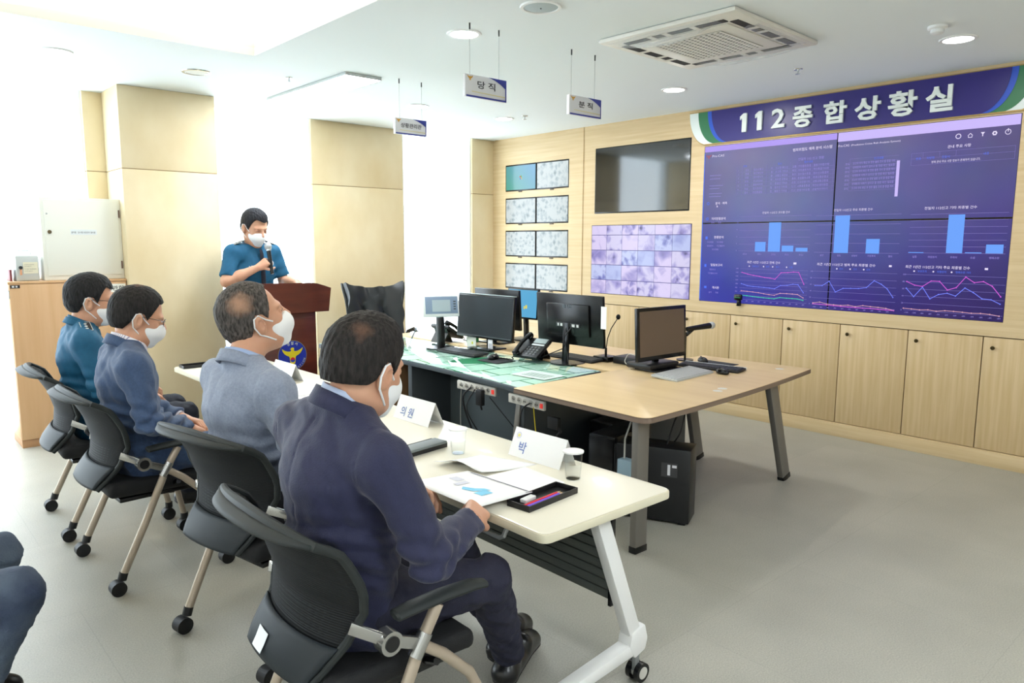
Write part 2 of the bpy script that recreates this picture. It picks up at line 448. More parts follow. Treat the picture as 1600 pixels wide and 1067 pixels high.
downlight(4.965, 1.62, 1, 'lit round downlight beside the smoke detector, above the video wall')
downlight(4.948, 3.62, 1, 'lit round downlight above the large wall television')
downlight(4.88, 5.57, 1, 'faint lit downlight near the corner of the room')
r = thing('ceiling_speaker', 'round grey perforated ceiling speaker grille', 'speaker', (2.743, 2.847, HC))
mb = MB(); mb.lathe([(.088, -.002), (.09, -.008), (.105, -.008), (.108, 0)], seg=40, cap=False); mb.build('ring', trim_w, r)
gm = M('speaker_grille', (176, 190, 196), .5, .2)
mb = MB(); mb.lathe([(.089, -.003), (.06, -.007), (.02, -.008)], seg=40); mb.build('grille', gm, r)
mb = MB(); mb.ball((0, 0, -.009), .004, 8); mb.build('screw', M('dark_metal', (60, 64, 66), .4, .7), r)
r = thing('smoke_detector', 'white round smoke detector on ceiling beside the lit downlight', 'smoke detector', (4.60, 1.61, HC))
mb = MB(); mb.lathe([(.05, 0), (.05, -.012), (.042, -.018)], seg=30); mb.build('base', trim_w, r)
mb = MB(); mb.lathe([(.034, -.018), (.034, -.034), (.022, -.042)], seg=30); mb.build('sensor_head', trim_w, r)
def sprinkler(x, y, lab):
    r = thing('sprinkler', lab, 'sprinkler', (x, y, HC), 0, 'ceiling sprinklers')
    mb = MB(); mb.lathe([(.03, 0), (.026, -.005)], seg=20); mb.build('plate', chrome, r)
    mb = MB(); mb.cyl((0, 0, -.004), (0, 0, -.03), .006, 10); mb.lathe([(.018, -.031), (.018, -.034)], seg=16); mb.build('head', chrome, r)
sprinkler(5.006, 2.626, 'small metal sprinkler head between the air conditioner and the video wall')
sprinkler(4.924, 5.319, 'small metal sprinkler head near the corner of the room')
sprinkler(2.53, 5.29, 'small metal sprinkler head beside the long light panel')
r = thing('ceiling_light_panel', 'long rectangular flat ceiling light panel, lit, near the window wall', 'ceiling light', (2.88, 5.48, HC))
mb = MB(); mb.box(-.15, .15, -.66, .66, -.022, -.0005, .002); mb.build('frame', M('panel_frame', (200, 205, 205), .4, .3), r)
mb = MB(); mb.box(-.14, .14, -.65, .65, -.024, -.0222); mb.build('diffuser', lamp_panel, r)
for i, (x, y) in enumerate(((3.3, -.9), (1.0, -1.2), (-1.9, -1.2), (-2.0, 1.6))):  # added unseen fill panels that brighten the room from behind the camera
    r = thing('ceiling_light_panel', 'added unseen fill light panel behind the camera, ' + ('right of it', 'straight behind', 'far left', 'above the back wall')[i], 'ceiling light', (x, y, HC), 0, 'added fill light panels behind the camera')
    mb = MB(); mb.box(-.15, .15, -.66, .66, -.022, -.0005, .002); mb.build('frame', MATS['panel_frame'], r)
    mb = MB(); mb.box(-.14, .14, -.65, .65, -.024, -.0222); mb.build('diffuser', lamp_panel, r)

# four-way cassette air conditioner still wrapped in film
AX, AY = 3.905, 2.622
ac = thing('air_conditioner', 'square four way ceiling air conditioner with film and tape on its panel', 'air conditioner', (AX, AY, HC), R(1.5))
acm = M('aircon_plastic', (232, 230, 222), .45)
mb = MB(); mb.box(-.475, .475, -.45, .45, -.028, -.0005, .012); mb.build('panel', acm, ac)
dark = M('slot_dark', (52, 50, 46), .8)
for k in range(4):
    Mk = Matrix.Rotation(k*PI/2, 4, 'Z')
    mb = MB(Mk); mb.box(-.33, .33, .335, .385, -.031, -.0282); mb.build('air_slot', dark, ac)
    mb = MB(Mk)
    mb.bm.free()
    for q in (-.16, .02, .12):
        mb = MB(Mk); mb.box(q, q+.035, .310, .405, -.033, -.0315); mb.build('tape', M('masking_tape', (224, 220, 208), .4), ac)
mb = MB(); mb.box(-.315, .315, -.315, .315, -.036, -.0285, .015); fr = mb.build('intake_frame', acm, ac)
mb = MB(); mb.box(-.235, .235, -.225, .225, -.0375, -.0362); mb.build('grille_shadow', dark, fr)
mb = MB()
for k in range(17): mb.box(-.235+k*.029, -.235+k*.029+.011, -.225, .225, -.040, -.0376)
for k in range(13): mb.box(-.235, .235, -.225+k*.0365, -.225+k*.0365+.017, -.0405, -.0378)
mb.build('grille', acm, fr)
film = M('clear_film', (235, 240, 245), .12, alpha=.22, bump=.6, bscale=9, spec=.8)
mb = MB()
for (x0, x1, y0, y1, dz) in ((-.46, -.33, -.30, .40, .07), (.33, .45, -.40, .30, .04), (-.20, .36, -.43, -.33, .03)):
    P = []
    for i in range(13):
        row = []
        for j in range(13):
            u, v = i/12, j/12
            s = math.sin(PI*u)*math.sin(PI*v)
            row.append((x0+(x1-x0)*u+.01*math.sin(9*v+x0), y0+(y1-y0)*v, -.033-dz*s*(.35+.65*abs(math.sin(7*u+5*v+x0*9)))))
        P.append(row)
    mb.grid(P)
mb.build('plastic_film', film, ac)

# hanging signs
navy = M('sign_navy', (48, 58, 150), .35)
ink = M('black_ink', (28, 28, 40), .5)
goldm = M('sign_gold', (214, 160, 60), .4)
signw = M('sign_white', (225, 226, 230), .35)
pale_gold = M('pale_gold', (222, 210, 150), .5)
wire_m = M('steel_wire', (150, 155, 158), .3, .8)
def eagle(F, mb, s, t, r, off=.002):
    """small spread-winged bird"""
    pts = [(0, .55), (.16, .5), (.22, .3), (.45, .45), (1.0, .75), (.85, .35), (.6, .05), (.35, -.1), (.2, -.15), (.3, -.45), (0, -.6)]
    full = pts + [(-a, b) for a, b in reversed(pts[1:-1])]
    F.poly(mb, [(s+a*r, t+b*r) for a, b in full], off)
def hang_sign(x0, x1, y, z0, z1, txt, lab, wires, th):
    r = thing('hanging_sign', lab, 'sign', ((x0+x1)/2, y, z0), 0, 'white and navy signs hanging from the ceiling')
    W_, H_ = (x1-x0), (z1-z0)
    mb = MB(); mb.box(-W_/2, W_/2, 0, .022, 0, H_, .001); mb.build('board', signw, r)
    F = Face((-W_/2, 0, 0), (1, 0, 0), (0, 0, 1))
    mb = MB(); F.rect(mb, .006, W_, 0, .010)
    F.rect(mb, W_-.008, W_, 0, H_)
    F.poly(mb, [(W_*.56, H_), (W_*.72, H_*.90), (W_*.86, H_*.76), (W_, H_*.56), (W_, H_)], .0018)
    mb.build('navy_trim', navy, r)
    mb = MB(); F.poly(mb, [(W_*.15, H_*.245), (W_*.97, H_*.20), (W_*.97, H_*.24), (W_*.15, H_*.275)]); mb.build('gold_line', pale_gold, r)
    mb = MB(); eagle(F, mb, W_*.11, H_*.83, .021); mb.build('emblem', goldm, r)
    mb = MB(); F.text(mb, txt, th[0], H_*.42, .05, bold=.012, box=(th[1]-th[0], th[2]), off=.002); mb.build('lettering', ink, r)
    for wx in wires:
        mb = MB(); mb.tube([(wx-(x0+x1)/2, .011, H_), (wx-(x0+x1)/2, .011, HC-z0)], .0011, 6)
        wr = mb.build('wire', wire_m, r)
        mb = MB(); mb.cyl((wx-(x0+x1)/2, .011, HC-z0-.034), (wx-(x0+x1)/2, .011, HC-z0-.0005), .0045, 10); mb.build('clip', MATS['dark_metal'], wr)
hang_sign(2.608, 2.908, 3.30, 2.353, 2.474, '당 직', 'white and navy hanging sign reading 당 직, middle of the three', (2.649, 2.861), (.085, .215, .042))
hang_sign(3.443, 3.741, 3.31, 2.353, 2.472, '분 직', 'white and navy hanging sign reading 분 직, rightmost of the three', (3.469, 3.687), (.085, .215, .040))
hang_sign(3.092, 3.373, 4.75, 2.349, 2.466, '상황관리관', 'white and navy hanging sign reading 상황관리관, leftmost of the three', (3.14, 3.34), (.05, .235, .034))

# ------------------------------------------------------------------ wall screens
def emat(name, rgb, s=1.0): return M(name, (12, 12, 16), .3, emis=rgb, estr=s, spec=.1)
black_pl = M('black_bezel', (14, 15, 17), .25)
def wall_face(y_left, z0, x): return Face((x, y_left, z0), (0, -1, 0), (0, 0, 1))
# video wall of four panels, one dashboard across it
vw = thing('video_wall', 'large video wall of four panels showing a purple crime statistics dashboard', 'video wall', (XS, (VW[0]+VW[1])/2, VW[2]))
W_, H_ = VW[1]-VW[0], VW[3]-VW[2]
pm = M('dashboard_glow', (10, 10, 14), .22, emis=(80, 75, 140), estr=1.0, spec=.35)
N, L, b = nodes(pm)
g = N.new('ShaderNodeTexCoord'); sp = N.new('ShaderNodeSeparateXYZ'); L.new(g.outputs['Object'], sp.inputs['Vector'])
def mrange(sock, a, b_):
    m_ = N.new('ShaderNodeMapRange'); m_.inputs['From Min'].default_value = a; m_.inputs['From Max'].default_value = b_; L.new(sock, m_.inputs['Value']); return m_.outputs['Result']
ry = N.new('ShaderNodeValToRGB'); e = ry.color_ramp.elements; e[0].color = col(58, 66, 168); e[1].color = col(56, 40, 104)
m1 = e.new(.45); m1.color = col(60, 48, 138)
L.new(mrange(sp.outputs['Y'], W_/2, -W_/2), ry.inputs['Fac'])
rz_ = N.new('ShaderNodeValToRGB'); e = rz_.color_ramp.elements; e[0].color = col(58, 66, 168); e[1].color = col(104, 98, 150); m1 = e.new(.5); m1.color = col(84, 86, 150)
L.new(mrange(sp.outputs['Z'], 0, H_), rz_.inputs['Fac'])
ns = N.new('ShaderNodeTexNoise'); ns.inputs['Scale'].default_value = 2.2; L.new(g.outputs['Object'], ns.inputs['Vector'])
mz = N.new('ShaderNodeMixRGB'); L.new(mrange(sp.outputs['Z'], 0, H_*.62), mz.inputs['Fac']); L.new(ry.outputs['Color'], mz.inputs['Color1']); L.new(rz_.outputs['Color'], mz.inputs['Color2'])
md = N.new('ShaderNodeMixRGB'); md.blend_type = 'MULTIPLY'; L.new(mrange(sp.outputs['Y'], .2, -W_/2), md.inputs['Fac']); md.inputs['Color2'].default_value = (.72, .62, .74, 1)
L.new(mz.outputs['Color'], md.inputs['Color1'])
mn = N.new('ShaderNodeMixRGB'); mn.blend_type = 'SOFT_LIGHT'; mn.inputs['Fac'].default_value = .35; L.new(md.outputs['Color'], mn.inputs['Color1']); L.new(ns.outputs['Color'], mn.inputs['Color2'])
L.new(mn.outputs['Color'], b.inputs['Emission Color'])
for iy in (0, 1):
    for iz in (0, 1):
        y1 = W_/2 - (0 if iy == 0 else 1.212+.003); y0 = W_/2-1.212+.003 if iy == 0 else -W_/2
        z0, z1 = (0, .706) if iz == 0 else (.712, H_)
        mb = MB(); mb.box(0.002, .05, y0, y1, z0, z1); p = mb.build('screen_panel', black_pl, vw)
        mb = MB(); mb.box(-.0004, .0018, y0+.003, y1-.003, z0+.003, z1-.003); mb.build('display', pm, p)
F = wall_face(W_/2, 0, -.0006)
white_e = emat('screen_white', (236, 226, 255)); lav_e = emat('screen_lavender', (180, 158, 245)); lav2_e = emat('screen_pale_lavender', (205, 188, 252))
dim_e = emat('screen_dim_line', (132, 122, 196)); txt2_e = emat('screen_dim_text', (158, 146, 226)); blu_e = emat('screen_blue_text', (84, 120, 246))
bar_e = emat('screen_bar_blue', (110, 164, 252)); pink_e = emat('screen_pink', (206, 96, 214)); lblue_e = emat('screen_line_blue', (118, 132, 250)); org_e = emat('screen_orange', (222, 168, 186)); grn_e = emat('screen_green', (70, 214, 168))
Z = lambda z: z-1.020
mb = MB(); F.rect(mb, .006, 1.208, Z(2.361), H_-.004); mb.build('title_bar', lav_e, vw)
mb = MB(); F.rect(mb, 1.216, W_-.006, Z(2.341), H_-.004); mb.build('title_bar', lav2_e, vw)
mb = MB()
F.text(mb, '범죄위험도 예측 분석 시스템', .847, Z(2.298), .03, bold=.006, box=(.325, .026))
F.text(mb, 'Pre-CAS', 1.222, Z(2.299), .03, box=(.085, .018)); F.text(mb, '(Predictive Crime Risk Analysis System)', 1.322, Z(2.296), .02, box=(.36, .017))
F.text(mb, 'Pre-CAS', .085, Z(2.312), .028, box=(.12, .02))
F.text(mb, '관내 주요 사항', 2.003, Z(2.222), .03, bold=.004, box=(.147, .022))
F.text(mb, '현재 관내 주요 사항 정보가 존재하지 않습니다.', 1.905, Z(2.126), .02, box=(.31, .018))
F.text(mb, '전일자 112신고 코드별 건수', .60, Z(1.800), .025, box=(.25, .019))
F.text(mb, '전일자 112신고 주요 죄종별 건수', 1.218, Z(1.803), .025, box=(.30, .020))
F.text(mb, '전일자 112신고 기타 죄종별 건수', 1.883, Z(1.798), .025, bold=.004, box=(.337, .021))
F.text(mb, '최근 1년간 112신고 전체 건수', .478, Z(1.377), .025, bold=.004, box=(.309, .022))
F.text(mb, '최근 1년간 112신고 범죄 주요 죄종별 건수', 1.106, Z(1.375), .025, bold=.004, box=(.46, .022))
F.text(mb, '최근 1년간 112신고 기타 주요 죄종별 건수', 1.783, Z(1.374), .025, bold=.004, box=(.426, .022))
for s_, tx, z in ((.135, '분석 · 예측', 1.893), (.10, '지리현황분석', 1.757), (.135, '현황분석', 1.592), (.11, '일일보고서', 1.343), (.135, '게시판', 1.138)):
    F.text(mb, tx, s_, Z(z), .028, bold=.008, box=(.024*len(tx.replace(' ', '')), .024))
mb.build('heading_text', white_e, vw)
mb = MB()
F.text(mb, '전일자 112 신고 현황', .896, Z(2.222), .028, box=(.216, .022))
for s_ in (.065, .165): F.text(mb, '지수현황', s_, Z(1.553), .018)
F.text(mb, '일일분석', .065, Z(1.52), .018); F.text(mb, '기간별분석', .165, Z(1.52), .018); F.text(mb, '추이현황', .12, Z(1.487), .018)
F.text(mb, '일일보고', .10, Z(1.307), .018); F.text(mb, '기간별보고서', .085, Z(1.272), .018); F.text(mb, '공지', .10, Z(1.098), .018); F.text(mb, '자료', .17, Z(1.098), .018)
F.text(mb, '분석', .10, Z(1.727), .018); F.text(mb, '현황', .17, Z(1.727), .018)
for z in (2.15, 2.12, 2.06, 2.035, 1.99, 1.965): F.rect(mb, .065, .065+random.uniform(.10, .16), Z(z), Z(z)+.003)
cols_l = [(.42, 2), (.50, 5), (.66, 1), (.70, 3), (.76, 3), (.85, 2), (.90, 6), (1.03, 7)]
rows = [2.173, 2.142, 2.110, 2.078, 2.046, 2.014, 1.982]
words = ['신고', '접수', '출동', '처리', '종결', '순찰', '교통', '민원', '기타', '확인']
for ri, z in enumerate(rows):
    for s_, n_ in cols_l:
        tx = ''.join(random.choice(words) for _ in range(4))[:n_]
        F.text(mb, tx, s_, Z(z-.003), .020)
    F.text(mb, str(ri+1), .352, Z(z-.003), .018)
for ri, z in enumerate((2.157, 2.127, 2.097, 2.066, 2.034, 2.002, 1.969)):
    F.text(mb, ('신고자 위치 확인 후 현장 출동 조치 중 종결 처리', '상대방과 시비가 있다고 함 현장 확인 필요함')[ri % 2], 1.345, Z(z), .02, box=(.31, .019))
    F.text(mb, '코드', 1.285, Z(z), .02)
for i_, q in enumerate(range(5)): F.text(mb, str(12-3*i_), .362, Z(1.725-.061*i_), .016)
for i_ in range(9): F.text(mb, str(1800-200*i_) if i_ < 8 else '0', .372, Z(1.325-.0335*i_), .014)
for s0 in (1.062, 1.776):
    for i_ in range(6): F.text(mb, str(100-20*i_), s0-.005, Z(1.322-.053*i_), .015)
for s0, n_, z, st in ((.43, 11, 1.042, .0575), (1.10, 11, 1.034, .0575), (1.81, 12, 1.040, .0545)):
    for i_ in range(n_): F.text(mb, '-%dM' % (n_-1-i_), s0+st*i_, Z(z), .014, align='c')
for s_, tx in ((.45, '코드0'), (.59, '코드1'), (.72, '코드2'), (.84, '코드3'), (.965, '코드4'), (1.14, '살인'), (1.28, '강도'), (1.40, '성범죄'), (1.53, '가정폭력'), (1.67, '절도')): F.text(mb, tx, s_, Z(1.452), .017, align='c')
for s_, tx in ((1.84, '실종'), (1.96, '위험방지'), (2.10, '주취자'), (2.22, '소음'), (2.35, '행패소란')): F.text(mb, tx, s_, Z(1.452), .017, align='c')
mb.build('small_text', txt2_e, vw)
mb = MB()
for s_, tx, z in ((1.50, '신고내용', 2.186), (1.80, '번호', 2.158), (1.87, '지방청', 2.158), (1.97, '경찰서', 2.158), (2.23, '내용', 2.160), (.95, '접수내용', 2.200), (.40, '번호', 2.205), (.72, '일시', 2.203)): F.text(mb, tx, s_, Z(z), .02)
for s_, tx in ((.53, '전체신고'), (.66, '범죄'), (.75, '질서'), (.87, '교통')): F.text(mb, tx, s_, Z(1.347), .017)
for s_ in (1.29, 1.40, 1.50): F.text(mb, '건수', s_, Z(1.347), .017)
for s_, tx in ((1.87, '보호조치'), (2.00, '위험방지'), (2.12, '행패소란 기타')): F.text(mb, tx, s_, Z(1.347), .017)
F.disc(mb, .057, Z(1.768), .013, r0=.008); F.disc(mb, .06, Z(1.905), .013, r0=.009)
F.rect(mb, .045, .068, Z(1.585), Z(1.61)); F.rect(mb, .045, .066, Z(1.335), Z(1.36)); F.rect(mb, .05, .075, Z(1.14), Z(1.16))
mb.build('blue_text', blu_e, vw)
mb = MB()   # ruled lines
for z in rows: F.rect(mb, .337, 1.205, Z(z-.009), Z(z-.009)+.0014)
for s_ in (.337, .39, .48, .62, .685, .745, .83, .89, 1.02, 1.19): F.rect(mb, s_, s_+.0014, Z(1.965), Z(2.215))
for i_ in range(9): F.rect(mb, 1.32, 1.68, Z(1.958+.0305*i_), Z(1.958+.0305*i_)+.0014)
F.rect(mb, 1.32, 1.3214, Z(1.958), Z(2.20))
for z in (2.205, 2.166, 2.120): F.rect(mb, 1.767, 2.416, Z(z), Z(z)+.0014)
for s_ in (1.767, 2.4146): F.rect(mb, s_, s_+.0014, Z(2.12), Z(2.205))
for s_ in (1.845, 1.955, 2.06): F.rect(mb, s_, s_+.0014, Z(2.166), Z(2.205))
mb.build('table_lines', dim_e, vw)
mb = MB()
for i_ in range(6): F.rect(mb, .387, 1.035, Z(1.484+.059*i_), Z(1.484+.059*i_)+.0022)
for i_ in range(5): F.rect(mb, 1.075, 1.728, Z(1.48+.073*i_), Z(1.48+.073*i_)+.0022)
for i_ in range(7): F.rect(mb, 1.793, 2.414, Z(1.486+.0465*i_), Z(1.486+.0465*i_)+.0022)
for i_ in range(9): F.rect(mb, .415, 1.035, Z(1.06+.0335*i_), Z(1.06+.0335*i_)+.0018)
for i_ in range(6): F.rect(mb, 1.08, 1.728, Z(1.058+.054*i_), Z(1.058+.054*i_)+.0018)
for i_ in range(6): F.rect(mb, 1.79, 2.43, Z(1.062+.053*i_), Z(1.062+.053*i_)+.0018)
mb.build('chart_gridlines', dim_e, vw)
mb = MB()
for a, c, z0, z1 in ((.546, .645, 1.481, 1.563), (.668, .778, 1.481, 1.727), (.793, .896, 1.483, 1.533), (.917, 1.019, 1.485, 1.516), (1.234, 1.349, 1.478, 1.771), (1.485, 1.585, 1.477, 1.588), (1.796, 1.899, 1.486, 1.492), (2.047, 2.151, 1.488, 1.759), (2.169, 2.271, 1.489, 1.495), (2.296, 2.400, 1.489, 1.550)):
    F.rect(mb, a, c, Z(z0), Z(z1), .0016)
mb.build('chart_bars', bar_e, vw)
def plot(nm, mt, series, wd=.005):
    mb = MB()
    for pts in series:
        pts = [(a, Z(z)) for a, z in pts]
        F.line(mb, pts, wd, .0022)
        for a, z in pts: F.disc(mb, a, z, .0048, .0024, 10)
    mb.build(nm, mt, vw)
xs_ = [.433+.0572*i_ for i_ in range(11)]
pink1 = [1.298, 1.285, 1.277, 1.272, 1.262, 1.258, 1.254, 1.305, 1.312, 1.318, 1.316]; 
plot('pink_line', pink_e, [list(zip([.432, .49, .547, .60, .65, .70, .748, .800, .86, .91, .955, 1.005], [1.297, 1.283, 1.274, 1.268, 1.260, 1.256, 1.249, 1.306, 1.309, 1.315, 1.314, 1.217])),
     list(zip([1.80+.0555*i_ for i_ in range(12)], [1.275, 1.25, 1.243, 1.285, 1.285, 1.225, 1.245, 1.322, 1.285, 1.295, 1.265, 1.195])),
     list(zip([1.09+.0575*i_ for i_ in range(12)], [1.063, 1.062, 1.06, 1.058, 1.056, 1.055, 1.054, 1.054, 1.055, 1.053, 1.052, 1.051]))])
plot('blue_line', lblue_e, [list(zip([.432, .49, .547, .60, .65, .70, .748, .800, .86, .91, .955, 1.005], [1.198, 1.182, 1.178, 1.176, 1.174, 1.172, 1.168, 1.198, 1.202, 1.214, 1.212, 1.147])),
     list(zip([1.10, 1.16, 1.215, 1.27, 1.33, 1.39, 1.45, 1.51, 1.565, 1.62, 1.665, 1.71], [1.212, 1.214, 1.252, 1.168, 1.20, 1.203, 1.205, 1.215, 1.27, 1.245, 1.212, 1.15])),
     list(zip([1.80+.0555*i_ for i_ in range(12)], [1.225, 1.165, 1.238, 1.155, 1.19, 1.202, 1.185, 1.245, 1.215, 1.175, 1.172, 1.145]))])
plot('orange_line', org_e, [list(zip([.432, .49, .547, .60, .65, .70, .748, .800, .86, .91, .955, 1.005], [1.135, 1.133, 1.13, 1.126, 1.12, 1.115, 1.112, 1.132, 1.133, 1.132, 1.13, 1.105])),
     list(zip([1.09+.0575*i_ for i_ in range(12)], [1.07, 1.08, 1.068, 1.066, 1.064, 1.07, 1.062, 1.074, 1.07, 1.068, 1.064, 1.052])),
     list(zip([1.79+.0565*i_ for i_ in range(12)], [1.075, 1.073, 1.07, 1.074, 1.068, 1.076, 1.075, 1.073, 1.07, 1.073, 1.07, 1.062]))], .004)
plot('green_line', grn_e, [list(zip([.432, .49, .547, .60, .65, .70, .748, .800, .86, .91, .955, 1.005], [1.096, 1.094, 1.09, 1.087, 1.085, 1.084, 1.082, 1.096, 1.094, 1.094, 1.093, 1.084]))], .005)
mb = MB()
F.rect(mb, 1.668, 1.69, Z(1.902), Z(2.164), .0018)
mb.build('scroll_bar', lav2_e, vw)
mb = MB()   # toolbar symbols
F.disc(mb, 2.066, Z(2.299), .018, r0=.013); F.line(mb, [(2.125, Z(2.296)), (2.14, Z(2.312)), (2.155, Z(2.296))], .004); F.line(mb, [(2.129, Z(2.294)), (2.129, Z(2.284)), (2.151, Z(2.284)), (2.151, Z(2.294))], .004)
F.poly(mb, [(2.203, Z(2.312)), (2.229, Z(2.312)), (2.219, Z(2.299)), (2.219, Z(2.285)), (2.213, Z(2.285)), (2.213, Z(2.299))], .002)
F.disc(mb, 2.287, Z(2.298), .016, r0=.007, seg=6); F.disc(mb, 2.365, Z(2.299), .018, r0=.014); F.rect(mb, 2.363, 2.367, Z(2.300), Z(2.322))
F.rect(mb, .905, .93, Z(1.378), Z(1.395)); F.rect(mb, 1.665, 1.685, Z(1.378), Z(1.392)); F.rect(mb, 2.30, 2.32, Z(1.375), Z(1.389))
for s_ in (.50, .635, .72, .845, 1.27, 1.375, 1.48, 1.845, 1.975, 2.095): F.disc(mb, s_, Z(1.353), .006, seg=10)
F.poly(mb, [(.150, Z(1.888)), (.150, Z(1.868)), (.155, Z(1.873)), (.163, Z(1.866)), (.158, Z(1.876)), (.165, Z(1.876))], .003)
mb.build('toolbar_symbols', white_e, vw)
mb = MB(); eagle(F, mb, .048, Z(2.318), .03); mb.build('dashboard_emblem', emat('screen_brown', (160, 100, 120)), vw)
mb = MB(); F.rect(mb, .0035, .010, .02, H_-.06, .0012); mb.build('screen_edge_glow', emat('screen_edge', (70, 120, 250)), vw)

# dark blob appearing on the video wall image, built as an added solid
r = thing('dark_blob', 'dark blob at the lower left of the video wall, built as an added device', 'camera', (XS-.03, 3.50, 1.0))
mb = MB(); mb.box(-.008, .0295, -.013, .013, 0, .05, .003); mb.build('stub', black_pl, r)
mb = MB(); mb.box(-.02, .012, -.038, .038, .05, .105, .012); hd = mb.build('head', black_pl, r)
mb = MB(); mb.box(-.0215, -.0205, -.028, .028, .074, .077); mb.build('green_mark', emat('blob_green', (60, 180, 110)), hd)  # green screen line showing through the blob, made as a glowing bar

# televisions
tvm = M('off_screen', (20, 22, 24), .07, spec=.8, coat=.6)
def tv(bounds, name, lab, cat='television'):
    y0, y1, z0, z1 = bounds
    r = thing(name, lab, cat, (XS, (y0+y1)/2, z0))
    w2, h = (y1-y0)/2, z1-z0
    mb = MB(); mb.box(.0, .05, -w2+.002, w2-.002, .002, h-.002, .002); mb.build('housing', black_pl, r)
    return r, w2, h
r, w2, h = tv(TV1, 'wall_television', 'large switched off black television in the oak wall, reflecting the room')
mb = MB(); mb.box(-.0015, -.0002, -w2+.012, w2-.010, .014, h-.010); mb.build('display', tvm, r)
r, w2, h = tv(TV3, 'wall_television', 'dark screen just showing at the right edge of the photo beyond the video wall')
mb = MB(); mb.box(-.0015, -.0002, -w2+.012, w2-.010, .014, h-.010); mb.build('display', tvm, r)
# CCTV mosaic
r, w2, h = tv(TV2, 'cctv_monitor', 'wall monitor showing a mosaic of pale violet CCTV pictures', 'monitor')
def cctv_mat(name, c1, c2, c3, scale, seed, estr=1.0, vor=True):
    m = M(name, (12, 12, 14), .2, emis=c1, estr=estr, spec=.4)
    N, L, b = nodes(m)
    g = N.new('ShaderNodeTexCoord'); mp = N.new('ShaderNodeMapping'); mp.inputs['Location'].default_value = (seed, seed*.7, seed*1.3); L.new(g.outputs['Object'], mp.inputs['Vector'])
    mp.inputs['Rotation'].default_value = (seed, 0, 0)
    v = N.new('ShaderNodeTexVoronoi'); v.inputs['Scale'].default_value = scale; v.distance = 'CHEBYCHEV'
    n_ = N.new('ShaderNodeTexNoise'); n_.inputs['Scale'].default_value = scale*.8; n_.inputs['Detail'].default_value = 5; n_.inputs['Distortion'].default_value = 1.2
    L.new(mp.outputs['Vector'], v.inputs['Vector']); L.new(mp.outputs['Vector'], n_.inputs['Vector'])
    a = N.new('ShaderNodeMath'); a.operation = 'ADD'; L.new(v.outputs['Distance'], a.inputs[0]); L.new(n_.outputs['Fac'], a.inputs[1])
    rr = N.new('ShaderNodeValToRGB'); e = rr.color_ramp.elements; e[0].position = .40; e[0].color = col(*c3); e[1].position = 1.0; e[1].color = col(*c1); q = e.new(.68); q.color = col(*c2)
    L.new(a.outputs[0], rr.inputs['Fac']); L.new(rr.outputs['Color'], b.inputs['Emission Color'])
    return m
pal = [((218, 206, 244), (150, 142, 206), (70, 66, 124)), ((196, 204, 244), (136, 142, 208), (80, 84, 152)), ((212, 206, 240), (158, 150, 212), (56, 54, 96)), ((186, 196, 240), (146, 154, 216), (92, 98, 160))]
rowsz = [0, .145, .300, .450, .605, h-.006]
colsN = 6
mb = MB(); mb.box(-.0012, -.0002, -w2+.004, w2-.004, .004, h-.004); mb.build('display', emat('cctv_grid', (96, 96, 150)), r)
for i in range(5):
    for j in range(colsN):
        y1 = w2-.006-j*(2*w2-.012)/colsN; y0 = y1-(2*w2-.012)/colsN+.004
        k = (i*3+j*2) % 4
        mt = cctv_mat('cctv_view_%d' % ((i*colsN+j) % 8), *pal[k], 5+((i*5+j) % 4)*2.5, 1.7*((i*colsN+j) % 8)+.4)
        mb = MB(); mb.box(-.0022, -.0013, y0, y1, rowsz[i]+.006, rowsz[i+1]); mb.build('camera_view', mt, r)
